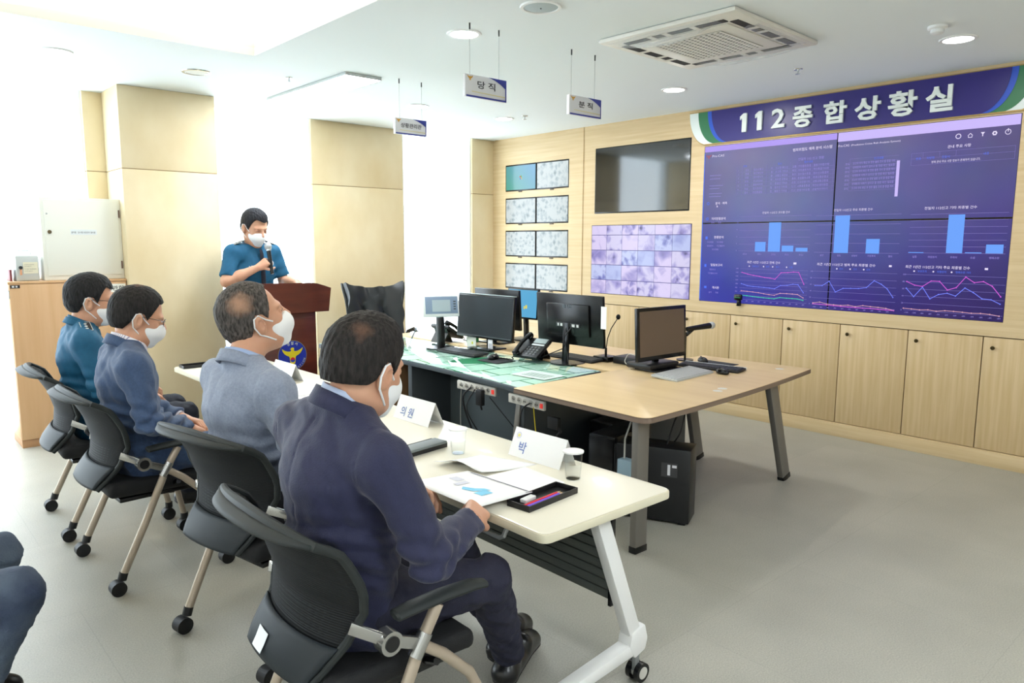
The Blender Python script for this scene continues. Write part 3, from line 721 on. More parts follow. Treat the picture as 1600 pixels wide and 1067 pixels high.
# eight small monitors, two in each slot
names = ['top', 'second', 'third', 'bottom']
mapcol = ((196, 204, 196), (150, 162, 160), (70, 80, 84))
for i, (y0, y1, z0, z1) in enumerate(smalls):
    for j in (0, 1):
        ym = (y0+y1)/2 - .008
        a, c = (ym+.002, y1) if j == 0 else (y0, ym-.002)
        lab = '%s row, %s one, %s' % (names[i], ('left', 'right')[j], 'showing a blue green desktop' if (i, j) == (0, 0) else 'showing a pale aerial map')
        r = thing('small_wall_monitor', 'small wall monitor in the ' + lab, 'monitor', (XS, (a+c)/2, z0), 0, 'small monitors stacked in the oak wall')
        w2, h = (c-a)/2, z1-z0
        mb = MB(); mb.box(0, .045, -w2+.002, w2-.002, .002, h-.002, .002); mb.build('housing', black_pl, r)
        if (i, j) == (0, 0):
            m = M('desktop_glow', (12, 12, 14), .15, emis=(110, 180, 200), estr=1.0, spec=.5)
            N, L, b = nodes(m); g = N.new('ShaderNodeTexCoord'); sp = N.new('ShaderNodeSeparateXYZ'); L.new(g.outputs['Object'], sp.inputs['Vector'])
            q = N.new('ShaderNodeMath'); q.operation = 'SUBTRACT'; L.new(sp.outputs['Z'], q.inputs[0]); L.new(sp.outputs['Y'], q.inputs[1])
            mr = N.new('ShaderNodeMapRange'); mr.inputs['From Min'].default_value = -.22; mr.inputs['From Max'].default_value = .45; L.new(q.outputs[0], mr.inputs['Value'])
            rr = N.new('ShaderNodeValToRGB'); e = rr.color_ramp.elements; e[0].color = col(88, 172, 150); e[1].color = col(96, 158, 196); L.new(mr.outputs[0], rr.inputs['Fac']); L.new(rr.outputs['Color'], b.inputs['Emission Color'])
        else: m = cctv_mat('map_view_%d' % ((i*2+j) % 4), (212, 222, 222), (176, 192, 196), (134, 150, 152), 15+5*((i+j) % 3), 3.1*(i*2+j)+1, 1.0)
        mb = MB(); mb.box(-.0015, -.0002, -w2+.014, w2-.012, .016, h-.016); d = mb.build('display', m, r)
        if (i, j) == (0, 0):
            Fd = wall_face(0, .14, -.0017)
            for (a_, b_), cc in (((-.016, .012), (214, 110, 90)), ((.004, .015), (130, 190, 110)), ((-.014, -.010), (120, 150, 220)), ((.006, -.007), (226, 196, 90))):
                mb = MB(); Fd.rect(mb, a_, a_+.017, b_, b_+.019, 0); mb.build('desktop_symbol', emat('logo_%d' % cc[0], cc), d)
        mb = MB(); mb.box(-.012, .0, -.028, .028, -.012, -.001, .002); mb.build('clip', M('dark_bronze', (70, 58, 44), .4), r)

# ------------------------------------------------------------------ name board over the video wall
nb = thing('name_board', 'long navy blue board above the video wall reading 112종합상황실', 'sign', (XS, (VW[0]+VW[1])/2, 2.425))
hb = 2.722-2.425; hw0, hw1 = 1.219, 1.378
def edge(t, shrink): # half width at height t (0 bottom, 1 top)
    return hw1-shrink - (hw1-hw0)*(1-math.sqrt(max(0, 1-((1-t)*.985)**2)))/(1-math.sqrt(1-.985**2))*1.0
def board(shrink, x0, x1, mt, nm, zi=0.0):
    T = [i/20 for i in range(21)]
    L_ = [(edge(t, shrink), zi+t*(hb-2*zi)) for t in T]; Rr = [(-edge(t, shrink), zi+t*(hb-2*zi)) for t in reversed(T)]
    poly = L_ + Rr; mb = MB(); n_ = len(poly)
    v = [(x0, p[0], p[1]) for p in poly] + [(x1, p[0], p[1]) for p in poly]
    mb._add(v, [tuple(range(n_)), tuple(reversed(range(n_, 2*n_)))] + [(i, (i+1) % n_, n_+(i+1) % n_, n_+i) for i in range(n_)])
    return mb.build(nm, mt, nb, angle=.5)
board(0, -.020, -.0005, M('board_gold_edge', (176, 146, 84), .35, .3), 'back_panel')
board(.003, -.0225, -.0203, M('board_white', (226, 236, 234), .4), 'white_band', .008)
board(.095, -.0245, -.0227, M('board_green', (44, 116, 76), .4), 'green_band', .008)
board(.195, -.0265, -.0247, M('board_blue', (36, 82, 196), .4), 'blue_band', .008)
board(.235, -.0285, -.0267, M('board_navy', (44, 36, 116), .32), 'navy_field', .008)
letter_m = M('board_letter', (226, 234, 230), .4)
Fb = Face((XS-.0285, 3.925, 0), (0, -1, 0), (0, 0, 1))
for ch, a, c, z0, z1 in (('1', .372, .440, 2.497, 2.652), ('1', .515, .583, 2.497, 2.652), ('2', .665, .781, 2.498, 2.652), ('종', .852, 1.016, 2.478, 2.645), ('합', 1.105, 1.288, 2.480, 2.650), ('상', 1.348, 1.540, 2.476, 2.648), ('황', 1.592, 1.792, 2.474, 2.655), ('실', 1.848, 2.026, 2.478, 2.655)):
    mb = MB()
    if ch == '1':
        q = [(.32, 0), (1, 0), (1, 1), (.50, 1), (0, .84), (0, .66), (.32, .74)]; n_ = len(q)
        v = [Fb.p(a+(c-a)*x*.92, z0+(z1-z0)*y, 0) for x, y in q] + [Fb.p(a+(c-a)*x*.92, z0+(z1-z0)*y, .018) for x, y in q]
        mb._add(v, [tuple(range(n_)), tuple(reversed(range(n_, 2*n_)))] + [(i, (i+1) % n_, n_+(i+1) % n_, n_+i) for i in range(n_)])
    else: mb.text(ch, Fb.p(a, z0), Fb.r, Fb.u, box=(c-a, z1-z0), bold=.02 if ch == '2' else .03, depth=.018)
    for v in mb.bm.verts: v.co -= Vector(nb.location)
    mb.build('letter', letter_m, nb, angle=.4)
# ================================================================== STORAGE BY THE WINDOW
mdf = M('beech_laminate', (216, 176, 134), .45, rgb2=(208, 166, 122), vscale=2.5, stretch=(9, 9, .5), detail=5)
mdf_d = M('beech_edge', (186, 142, 102), .5)
cab = thing('storage_cabinet', 'beech laminate storage cabinet standing in front of the far left window', 'cabinet', (1.245, 6.655, 0))
mb = MB(); mb.box(-.395, .395, -.185, .185, .06, 1.235, .002); mb.build('body', mdf, cab)
mb = MB(); mb.box(-.400, .398, -.20, .19, 1.2355, 1.253, .002); mb.build('top', mdf, cab)
mb = MB(); mb.box(-.392, .392, -.19, .185, .0, .0595, .001); mb.build('plinth', mdf_d, cab)
mb = MB(); mb.box(-.392, .392, -.203, -.1855, .063, 1.232, .0015); d = mb.build('door', mdf, cab)
mb = MB(); mb.cyl((-.394, -.196, 1.13), (-.394, -.196, 1.19), .006, 10); mb.build('hinge', chrome, d)
mb = MB(); mb.box(.235, .385, -.2045, -.2032, 1.150, 1.215); pl = mb.build('label_plate', M('label_paper', (240, 240, 232), .5), d)
mb = MB(); mb.text('보관함', (.245, -.2048, 1.163), (1, 0, 0), (0, 0, 1), box=(.13, .038), bold=.012); mb.build('lettering', ink, pl)
mb = MB(); mb.box(-.385, -.325, -.2045, -.2032, 1.205, 1.228); pl = mb.build('small_sticker', M('black_sticker', (30, 30, 34), .4), d)
mb = MB(); mb.box(-.375, -.36, -.2050, -.2046, 1.211, 1.223); mb.box(-.352, -.34, -.2050, -.2046, 1.211, 1.223); mb.build('mark', signw, pl)

cream = M('cream_steel', (238, 238, 228), .38)
sf = thing('steel_key_cabinet', 'cream steel box with a hinged door and paper label on the storage cabinet', 'metal box', (1.365, 6.66, 1.2535), R(1.2))
mb = MB(); mb.box(-.277, .277, -.15, .15, .0, .625, .006); mb.build('body', cream, sf)
mb = MB(); mb.box(-.252, .258, -.158, -.1505, .035, .605, .003); d = mb.build('door', cream, sf)
mb = MB(); mb.cyl((-.225, -.158, .365), (-.225, -.166, .365), .014, 16); mb.build('lock', M('lock_brass', (110, 96, 70), .3, .8), d)
mb = MB(); mb.cyl((-.235, -.1582, .50), (-.235, -.160, .50), .006, 10); mb.build('keyhole', chrome, d)
for z in (.48, .08):
    mb = MB(); mb.cyl((.262, -.158, z), (.262, -.158, z+.06), .006, 10); mb.build('hinge', M('rusty_steel', (110, 86, 76), .5, .4), d)
mb = MB(); mb.box(-.085, .095, -.1592, -.1582, .345, .385); pl = mb.build('paper_label', M('label_white', (232, 238, 240), .5), d)
mb = MB(); mb.text('출력물 · 압수물 보관장치 열쇠함', (-.08, -.1596, .356), (1, 0, 0), (0, 0, 1), box=(.165, .014)); mb.build('lettering', ink, pl)

gx = thing('portable_cash_box', 'small grey steel box with a carrying handle and yellowed label on the storage cabinet', 'metal box', (.985, 6.62, 1.2535), R(2))
grey_st = M('grey_steel', (196, 202, 200), .35, .2)
mb = MB(); mb.box(-.075, .075, -.10, .10, 0, .19, .012); mb.build('body', grey_st, gx)
mb = MB(); mb.tube([(-.045, 0, .186), (-.043, 0, .215), (-.03, 0, .225), (.03, 0, .225), (.043, 0, .215), (.045, 0, .186)], .005, 8); mb.build('handle', chrome, gx)
mb = MB(); mb.box(-.028, .066, -.1025, -.1005, .055, .14); pl = mb.build('paper_label', M('yellowed_paper', (226, 222, 198), .5), gx)
mb = MB()
for z, q in ((.118, .06), (.105, .045), (.085, .075), (.07, .05)): mb.text('무기탄약 열쇠함 관리', (-.02, -.1028, z), (1, 0, 0), (0, 0, 1), box=(q, .007))
mb.build('lettering', ink, pl)
mb = MB(); mb.cyl((-.045, -.100, .10), (-.045, -.112, .10), .012, 14); lk = mb.build('lock', MATS['dark_metal'], gx)
mb = MB(); mb.box(-.052, -.038, -.106, -.1035, .045, .09, .001); mb.build('tag', M('orange_tag', (226, 170, 132), .5), lk)
bk = thing('red_book', 'thin dark red book standing beside the grey steel box', 'book', (.883, 6.62, 1.2535))
mb = MB(); mb.box(-.007, .007, -.08, .08, 0, .085, .001); mb.build('cover', M('book_red', (124, 60, 66), .5), bk)
mb = MB(); mb.box(-.0055, .0055, -.0785, .0815, .002, .0865); mb.build('pages', signw, bk)

# ================================================================== LECTERN
mahog = M('mahogany', (98, 42, 30), .3, rgb2=(74, 30, 24), vscale=2.2, stretch=(1, 1, 6), detail=6, coat=.3)
mahog_h = M('mahogany_rail', (102, 44, 32), .3, rgb2=(78, 30, 24), vscale=2.2, stretch=(5, 1, 1) and (1, 5, 6), detail=6, coat=.3)
lx, ly = 2.42, 5.20
lec = thing('lectern', 'dark mahogany lectern with a round blue police emblem, officer standing behind it', 'lectern', (lx, ly, 0))
mb = MB(); mb.box(-.215, .232, .03, .42, .05, 1.02, .004); mb.build('body', mahog, lec)
mb = MB(); mb.box(-.185, .20, .022, .0298, .09, .98, .004); mb.build('front_panel', mahog, lec)
mb = MB(); mb.box(-.25, .27, .0, .45, .0, .0495, .006); mb.build('base', mahog, lec)
mb = MB()
top_poly = [(-.36, 1.022), (.325, 1.022), (.348, 1.195), (.30, 1.212), (.235, 1.232), (.20, 1.236), (-.205, 1.243), (-.25, 1.236), (-.32, 1.205), (-.375, 1.18)]
v = [(x, 0, z) for x, z in top_poly] + [(x*.97, .035, z) for x, z in top_poly]; n_ = len(top_poly)
mb._add(v, [tuple(range(n_)), tuple(reversed(range(n_, 2*n_)))] + [(i, (i+1) % n_, n_+(i+1) % n_, n_+i) for i in range(n_)], .004)
mb.build('front_board', mahog_h, lec)
mb = MB()
mb._add([(-.33, .036, 1.20), (.30, .036, 1.20), (.30, .46, 1.10), (-.33, .46, 1.10), (-.33, .036, 1.16), (.30, .036, 1.16), (.30, .46, 1.022), (-.33, .46, 1.022)], [(0, 1, 2, 3), (7, 6, 5, 4), (0, 4, 5, 1), (1, 5, 6, 2), (2, 6, 7, 3), (3, 7, 4, 0)], .006); mb.build('reading_top', mahog_h, lec)
mb = MB(); mb.box(-.01, .0, .020, .0218, .74, .92); mb.build('front_slot', M('slot_black', (24, 10, 10), .6), lec)
Fl = Face((.025, .0205, .695), (1, 0, 0), (0, 0, 1))
em = MB(); Fl.disc(em, 0, 0, .116, 0, 48); em_o = em.build('emblem', M('emblem_rim', (150, 150, 110), .35, .3), lec)
mb = MB(); Fl.disc(mb, 0, 0, .112, .001, 48); mb.build('emblem_disc', M('emblem_blue', (36, 52, 160), .35), em_o)
yel = M('emblem_yellow', (222, 204, 36), .4)
mb = MB()
wing = [(.0, .062), (.010, .060), (.014, .050), (.010, .040), (.020, .032), (.040, .034), (.062, .042), (.084, .058), (.080, .040), (.066, .018), (.048, .004), (.030, -.004), (.024, -.014), (.022, -.040), (.018, -.062), (.0, -.068)]
wing2 = [(-a, b_) for a, b_ in reversed(wing[1:-1])]
for half in (wing,):
    pts = wing + wing2
Fl.poly(mb, wing, .0022); Fl.poly(mb, [(0, .062)]+[(0, -.068)]+wing2, .0022)
Fl.poly(mb, [(-.002, .06), (-.022, .050), (-.004, .046)], .0024)
mb.build('eagle', yel, em_o)
mb = MB(); Fl.poly(mb, [(math.cos(t)*.019, -.032+math.sin(t)*.019) for t in [PI*k/12 for k in range(13)]], .003); mb.build('roundel_red', M('roundel_red', (200, 40, 48), .4), em_o)
mb = MB(); Fl.poly(mb, [(math.cos(t)*.019, -.032+math.sin(t)*.019) for t in [PI+PI*k/12 for k in range(13)]], .003); mb.build('roundel_blue', M('roundel_blue', (36, 60, 170), .4), em_o)
mb = MB()
def arc_text(s, r_, a0, a1, h, flip=False):
    for k, ch in enumerate(s):
        if ch == ' ': continue
        t = R(a0+(a1-a0)*k/max(1, len(s)-1))
        up = Vector((math.cos(t), 0, math.sin(t))) * (-1 if flip else 1)
        rt = Vector((math.sin(t), 0, -math.cos(t))) * (-1 if flip else 1)
        p = Fl.p(math.cos(t)*r_, math.sin(t)*r_, .0025)
        mb.text(ch, p - up*h*.36, rt, up, h=h, align='c', bold=.01)
arc_text('경찰서', .094, 110, 70, .026); arc_text('POLICE STATION', .099, 200, 340, .020, True)
mb.build('lettering', M('emblem_letter', (214, 220, 200), .4), em_o)
# a sheet on the lectern
pg = thing('speech_sheet', 'sheets of paper lying on the lectern top', 'paper', (lx+.0, ly+.24, 1.166))
mb = MB(); mb.box(-.105, .105, -.148, .148, 0, .002, M4=Matrix.Rotation(-math.atan(.1/.424), 4, 'X')); mb.build('sheet', M('paper', (246, 247, 248), .6), pg)

# ================================================================== DESKS
desk_w = M('desk_beech', (228, 200, 154), .35, rgb2=(220, 190, 142), vscale=2.0, stretch=(6, .5, 1), detail=6)
edge_m = M('desk_edge', (130, 112, 98), .45, rgb2=(104, 86, 74), vscale=40, stretch=(.01, .01, 1.6), detail=0)
steel_g = M('desk_steel', (122, 118, 112), .42, .3)
steel_d = M('dark_steel', (72, 78, 82), .45, .3)
def rounded(poly, r_, seg=5, which=None):
    out = []; n_ = len(poly)
    for i, p in enumerate(poly):
        if which is not None and i not in which: out.append(p); continue
        a = Vector(poly[i-1]).to_2d() if False else Vector((poly[i-1][0], poly[i-1][1])); b_ = Vector((p[0], p[1])); c = Vector((poly[(i+1) % n_][0], poly[(i+1) % n_][1]))
        d1 = (a-b_).normalized(); d2 = (c-b_).normalized(); p1 = b_+d1*r_; p2 = b_+d2*r_
        for k in range(seg+1):
            t = k/seg; q = p1*(1-t)**2 + b_*2*t*(1-t) + p2*t*t; out.append((q.x, q.y))
    return out
def bow(a, b_, h, n_=10):
    a, b_ = Vector(a), Vector(b_); d = b_-a; nn = Vector((d.y, -d.x)).normalized()
    return [tuple(a + d*k/n_ + nn*h*4*(k/n_)*(1-k/n_)) for k in range(1, n_)]
# conference end desk (bare beech)
dk = thing('conference_desk', 'beech topped desk with grey splayed legs at the end of the workstation row', 'desk', (3.8, 2.7, 0))
def loc(poly): return [(x-3.8, y-2.7) for x, y in poly]
pa, pb = (2.775, 2.13), (4.745, 2.285)
poly = [(2.80, 3.105)] + [pa] + bow(pa, pb, .035) + [pb] + [(4.70, 3.10), (3.70, 3.108)]
poly = rounded(poly, .07, 6, which=[1])
poly = loc(poly)
mb = MB(); mb.prism(poly, .695, .720, .002); mb.build('tabletop', desk_w, dk)
mb = MB(); mb.prism([(x*1.0008, y*1.0008) for x, y in poly], .690, .7175, 0); mb.build('edge_band', edge_m, dk)
for nm, top, bot, w2_, d2_ in (('leg', (2.87, 2.235), (2.86, 2.225), .075, .05), ('leg', (4.30, 2.33), (4.50, 2.31), .085, .045), ('leg', (4.32, 2.98), (4.47, 2.96), .07, .045)):
    t = Vector((top[0]-3.8, top[1]-2.7, .689)); bt = Vector((bot[0]-3.8, bot[1]-2.7, .03))
    mb = MB(); mb.bar(bt, t, .09 if w2_ > .06 else .06, .04, up=(0, 1, 0), bevel=.004); lg = mb.build('leg', steel_g, dk)
    dd = (bt-t).normalized()
    mb = MB(); mb.bar(bt+dd*.03, bt-dd*.004, .094 if w2_ > .06 else .064, .044, up=(0, 1, 0), bevel=.002); mb.build('foot', black_pl, lg)
mb = MB(); mb.box(-.85, .45, -.30, -.26, .64, .688, .002); mb.box(-.85, .45, .20, .24, .64, .688, .002); mb.build('frame_rail', steel_d, dk)
mb = MB()
for (x, y) in ((3.62, 2.28), (3.70, 2.30), (4.58, 2.42)): mb.lathe([(.028, .7205), (.024, .7215)], (x-3.8, y-2.7, 0), seg=16)
mb.build('cable_grommet', M('pale_plastic', (226, 220, 208), .5), dk)
# glass covered desk row
gd = thing('workstation_desk', 'long dark edged workstation desk covered with green felt and a sheet of glass', 'desk', (3.3, 4.35, 0))
def loc2(poly): return [(x-3.3, y-4.35) for x, y in poly]
fa, fb = (2.855, 5.60), (2.865, 3.125)
poly = [fa] + bow(fb, fa, .075)[::-1] + [fb, (3.66, 3.19), (3.66, 5.60)]
poly2 = loc2(poly)
mb = MB(); mb.prism(poly2, .672, .706, .004); mb.build('desktop', M('desk_slate', (74, 84, 90), .35), gd)
felt = M('green_felt', (30, 132, 92), .8)
# pale sheets under the glass over green felt, extra paleness painting window glare
N, L, b = nodes(felt)
g = N.new('ShaderNodeTexCoord'); mp = N.new('ShaderNodeMapping'); mp.inputs['Rotation'].default_value = (0, 0, .12); L.new(g.outputs['Object'], mp.inputs['Vector'])
mp.inputs['Scale'].default_value = (1, 1, 0); bt_ = N.new('ShaderNodeTexBrick'); bt_.inputs['Scale'].default_value = 1; bt_.inputs['Brick Width'].default_value = .30; bt_.inputs['Row Height'].default_value = .215
bt_.inputs['Mortar Size'].default_value = .008; bt_.inputs['Mortar Smooth'].default_value = 0; bt_.inputs['Bias'].default_value = .12
bt_.inputs['Color1'].default_value = col(232, 244, 238); bt_.inputs['Color2'].default_value = col(206, 234, 222); bt_.inputs['Mortar'].default_value = col(20, 128, 84)
L.new(mp.outputs['Vector'], bt_.inputs['Vector'])
ns = N.new('ShaderNodeTexNoise'); ns.inputs['Scale'].default_value = 1.7; ns.inputs['Detail'].default_value = 0; L.new(mp.outputs['Vector'], ns.inputs['Vector'])
rr = N.new('ShaderNodeValToRGB'); rr.color_ramp.interpolation = 'CONSTANT'; rr.color_ramp.elements[1].position = .66; L.new(ns.outputs['Fac'], rr.inputs['Fac'])
mx = N.new('ShaderNodeMixRGB'); L.new(rr.outputs['Color'], mx.inputs['Fac']); L.new(bt_.outputs['Color'], mx.inputs['Color1']); mx.inputs['Color2'].default_value = col(26, 140, 92); L.new(mx.outputs['Color'], b.inputs['Base Color'])
mb = MB(); mb.prism([(x*.985, y*.99) for x, y in poly2], .7063, .7085); mb.build('green_cover', felt, gd)
mb = MB(); mb.prism([(x*.99, y*.993) for x, y in poly2], .7087, .7135, .0008); mb.build('glass_sheet', thin_glass('desk_glass', (248, 254, 251), .015, 1.5), gd)
mb = MB(); mb.box(.02, .045, -1.14, 1.20, .06, .67, .002); mb.build('modesty_panel', M('modesty_grey', (88, 98, 102), .5), gd)
for y in (-1.15, 0.05, 1.16):
    mb = MB(); mb.box(-.33, .33, y, y+.045, .0, .671, .003); mb.build('side_panel', steel_d, gd)
mb = MB(); mb.box(-.10, .34, .62, 1.14, .02, .66, .004); dr = mb.build('drawer_pedestal', M('pedestal_wood', (150, 112, 76), .5), gd)
for z in (.05, .26, .46):
    mb = MB(); mb.box(-.112, -.1005, .63, 1.13, z, z+.185, .002); mb.build('drawer', MATS['pedestal_wood'], dr)
mb = MB(); mb.box(-.30, .02, -1.05, .0, .10, .13, .002); mb.build('cable_tray', steel_d, gd)
mb = MB(); mb.bar((-.36, -1.10, .0), (-.27, -1.10, .671), .10, .04, up=(0, 1, 0), bevel=.003); mb.build('leg', steel_g, gd)
# rear beech desk behind the glass one
rd = thing('rear_desk', 'plain beech desk behind the glass covered one, monitors standing on it', 'desk', (4.15, 4.4, 0))
mb = MB(); mb.box(-.465, .40, -1.285, 1.30, .690, .715, .003); mb.build('desktop', desk_w, rd)
mb = MB(); mb.box(-.45, .39, -1.28, -1.24, 0, .689, .003); mb.build('side_panel', steel_d, rd)
mb = MB(); mb.box(-.45, .39, 1.24, 1.28, 0, .689, .003); mb.build('side_panel', steel_d, rd)
mb = MB(); mb.box(-.02, .02, -1.238, 1.238, .15, .688, .002); mb.build('modesty_panel', steel_d, rd)

# power strips hung under the desk edge
strip_m = M('strip_plastic', (206, 204, 196), .5); hole = M('socket_hole', (60, 60, 58), .7)
def power_strip(loc_, a, n_, lab, red=True, fill=()):
    r = thing('power_strip', lab, 'power strip', loc_, a, 'power strips under the workstation desk')
    L_ = .052*n_+.06
    mb = MB(); mb.box(-.02, .0, -L_/2, L_/2, -.028, .028, .006); mb.build('body', strip_m, r)
    for k in range(n_):
        y = L_/2-.05-.052*k
        mb = MB(); mb.lathe([(.021, 0), (.021, .003), (.016, .003), (.016, -.0005+.001)], (-.0195, y, 0), (-1, 0, 0), 18); s_ = mb.build('socket', strip_m, r)
        mb = MB(); mb.ball((-.0225, y-.007, 0), .0032, 8); mb.ball((-.0225, y+.007, 0), .0032, 8); mb.build('holes', hole, s_)
    mb = MB(); mb.box(-.026, -.0202, -L_/2+.008, -L_/2+.030, -.014, .014, .002); mb.build('switch', M('switch_red', (220, 60, 50), .4, emis=(220, 60, 50), estr=.5), r)
    return r
power_strip((2.935, 3.60, .628), R(2), 6, 'white power strip of the pair under the glass desk, nearer the lectern')
power_strip((2.90, 3.09, .628), R(-2), 5, 'white power strip of the pair, hung under the corner of the beech desk')
def cable(name, pts, r_, mt, lab, grp=None):
    c = bpy.data.curves.new('path', 'CURVE')
    # smooth the path with Catmull-Rom
    P = [Vector(p) for p in pts]; out = []
    for i in range(len(P)-1):
        p0 = P[max(i-1, 0)]; p1 = P[i]; p2 = P[i+1]; p3 = P[min(i+2, len(P)-1)]
        for k in range(6):
            t = k/6
            out.append(.5*((2*p1)+(-p0+p2)*t+(2*p0-5*p1+4*p2-p3)*t*t+(-p0+3*p1-3*p2+p3)*t**3))
    out.append(P[-1]); bpy.data.curves.remove(c)
    root = out[0].copy()
    mb = MB(); mb.tube([p-root for p in out], r_, 7); o = mb.build(name, mt, None)
    o.location = root
    return tag(o, lab, 'cable', grp)
blk = M('black_rubber', (18, 18, 20), .55); ylw = M('yellow_cable', (206, 186, 40), .5); gry = M('grey_cable', (176, 176, 170), .5)
cable('power_cable', [(2.912, 3.64, .628), (2.86, 3.66, .55), (2.95, 3.66, .30), (3.05, 3.62, .0), ], .006, blk, 'thick black cable dropping from the power strip nearer the lectern', 'cables under the workstation desk')
cable('power_cable', [(2.912, 3.60, .62), (2.83, 3.58, .50), (2.96, 3.52, .25), (3.08, 3.40, .01)], .004, blk, 'black cable leaning right under the power strip nearer the lectern', 'cables under the workstation desk')
cable('power_cable', [(2.912, 3.74, .63), (2.98, 3.84, .42), (3.05, 3.92, .12), (3.08, 3.94, .01)], .003, gry, 'pale cable slanting away under the glass desk', 'cables under the workstation desk')
cable('power_cable', [(2.95, 3.50, .58), (3.05, 3.32, .35), (3.12, 3.15, .15), (3.2, 3.08, .02)], .003, blk, 'thin black cable crossing the grey modesty panel', 'cables under the workstation desk')
cable('power_cable', [(3.20, 3.20, .64), (3.15, 3.35, .40), (3.1, 3.5, .15), (3.12, 3.52, .02)], .003, blk, 'thin black cable slanting left across the modesty panel', 'cables under the workstation desk')
cable('power_cable', [(2.878, 3.05, .628), (2.84, 3.08, .58), (2.90, 3.16, .40), (2.98, 3.20, .12), (3.0, 3.2, .01)], .0045, blk, 'black cable looping down from the power strip under the beech desk', 'cables under the workstation desk')
cable('network_cable', [(2.878, 3.02, .61), (2.90, 3.02, .45), (2.95, 3.02, .25), (3.0, 3.03, .01)], .003, ylw, 'thin yellow cable hanging beside the power strip under the beech desk')
ad = thing('power_adapter', 'black power adapter plugged into the power strip nearer the lectern', 'adapter', (2.90, 3.53, .575))
mb = MB(); mb.box(-.02, .014, -.028, .028, -.045, .055, .006); mb.build('body', blk, ad)
mb = MB(); mb.cyl((.0, 0, -.044), (.01, .0, -.075), .006, 8); mb.build('cable_relief', blk, ad)
ad = thing('power_adapter', 'black adapter block stuck to the desk leg under the beech desk', 'adapter', (2.955, 2.93, .52))
mb = MB(); mb.box(-.015, .015, -.045, .04, -.035, .035, .005); mb.build('body', blk, ad)
mb = MB(); mb.tube([(0, -.04, -.02), (0, -.055, -.045), (0, -.03, -.07)], .01, 8); mb.build('plug', blk, ad)

# computers on the floor
pc_m = M('pc_black', (24, 25, 27), .4)
def tower(x, y, rz, lab, w_=.18, d_=.42, h_=.42, detail=True):
    r = thing('computer_tower', lab, 'computer', (x, y, 0), rz, 'black computer towers on the floor under the desk')
    mb = MB(); mb.box(-d_/2, d_/2, -w_/2, w_/2, .012, h_, .006); mb.build('case', pc_m, r)
    mb = MB(); mb.box(-d_/2-.012, -d_/2-.0002, -w_/2+.004, w_/2-.004, .02, h_-.008, .004); mb.build('front_panel', black_pl, r)
    for sx in (-.8, .8):
        mb = MB(); mb.box(d_/2*sx-.02, d_/2*sx+.02, -w_/2+.01, w_/2-.01, 0, .0118, .002); mb.build('foot', blk, r)
    if detail:
        mb = MB(); mb.box(-.14, -.09, -w_/2-.001, -w_/2-.0002, h_-.14, h_-.12); mb.build('yellow_sticker', M('sticker_yellow', (222, 200, 60), .5), r)
        mb = MB(); mb.box(.05, .14, -w_/2-.001, -w_/2-.0002, h_-.16, h_-.08); lb = mb.build('rating_label', M('label_dark', (62, 62, 64), .5), r)
        mb = MB(); mb.box(.085, .10, -w_/2-.0014, -w_/2-.0011, h_-.15, h_-.09); mb.box(.11, .135, -w_/2-.0014, -w_/2-.0011, h_-.105, h_-.09); mb.build('print', signw, lb)
    return r
tower(3.32, 2.47, R(-66), 'black computer tower on the floor behind the near leg of the beech desk', h_=.43)
tower(3.45, 2.84, R(8), 'black computer tower deepest under the beech desk')
tower(3.70, 3.04, R(2), 'black computer tower under the corner where the two desks meet')
cable('monitor_cable', [(3.25, 2.52, .43), (3.20, 2.50, .52), (3.35, 2.45, .60), (3.5, 2.5, .68)], .005, gry, 'pale grey cable looping up from the computer tower under the beech desk', 'cables above the computer tower')
cable('monitor_cable', [(3.35, 2.42, .43), (3.38, 2.40, .55), (3.45, 2.42, .60), (3.6, 2.5, .68)], .005, blk, 'black cable rising from the computer tower under the beech desk', 'cables above the computer tower')
cable('monitor_cable', [(3.42, 2.42, .43), (3.42, 2.38, .50), (3.5, 2.40, .62), (3.62, 2.42, .69)], .004, blk, 'second black cable rising from the computer tower', 'cables above the computer tower')
jb = thing('junction_box', 'pale blue plastic connector box with cables beside the near desk leg', 'connector box', (3.0, 2.42, .36))
mb = MB(); mb.box(-.03, .03, -.045, .045, -.04, .05, .004); mb.build('body', M('blue_grey_plastic', (150, 176, 190), .5), jb)
mb = MB(); mb.tube([(0, .02, .05), (.05, .06, .14), (.1, .05, .26), (.1, .05, .32)], .005, 8); mb.build('cable', gry, jb)
mb = MB(); mb.tube([(-.02, .03, -.04), (-.03, .06, -.12), (0, .10, -.22), (0, .1, -.36)], .005, 8); mb.build('cable', blk, jb)

# ================================================================== DESK EQUIPMENT
DT = .7137   # glass top
screen_dark = M('dark_screen', (44, 50, 54), .25, spec=.5)
def monitor(x, y, z, yaw, w_, h_, cz, lab, back=False, tilt=4, mt=None, base='round', bez=.012):
    """screen faces local -x"""
    r = thing('computer_monitor', lab, 'monitor', (x, y, z), yaw, 'computer monitors on the desks')
    T = Matrix.Translation((0, 0, cz)) @ Matrix.Rotation(R(tilt), 4, 'Y')
    mb = MB(T); mb.box(-.012, .012, -w_/2, w_/2, -h_/2, h_/2, .003); mb.box(.012, .032, -w_*.32, w_*.32, -h_*.32, h_*.32, .012); hs = mb.build('housing', black_pl, r)
    mb = MB(T); mb.box(-.0132, -.0122, -w_/2+bez, w_/2-bez, -h_/2+bez*1.3, h_/2-bez); mb.build('display', mt or screen_dark, r)
    mb = MB(); mb.bar((.045, 0, .012), (.030, 0, cz-.02), .05, .022, up=(1, 0, 0), bevel=.003); mb.build('stand', black_pl, r)
    mb = MB()
    if base == 'round': mb.lathe([(.125, 0), (.125, .006), (.03, .014)], (.02, 0, 0), seg=36)
    else: mb.box(-.08, .11, -.13, .13, 0, .012, .005)
    mb.build('base', black_pl, r)
    return r, T
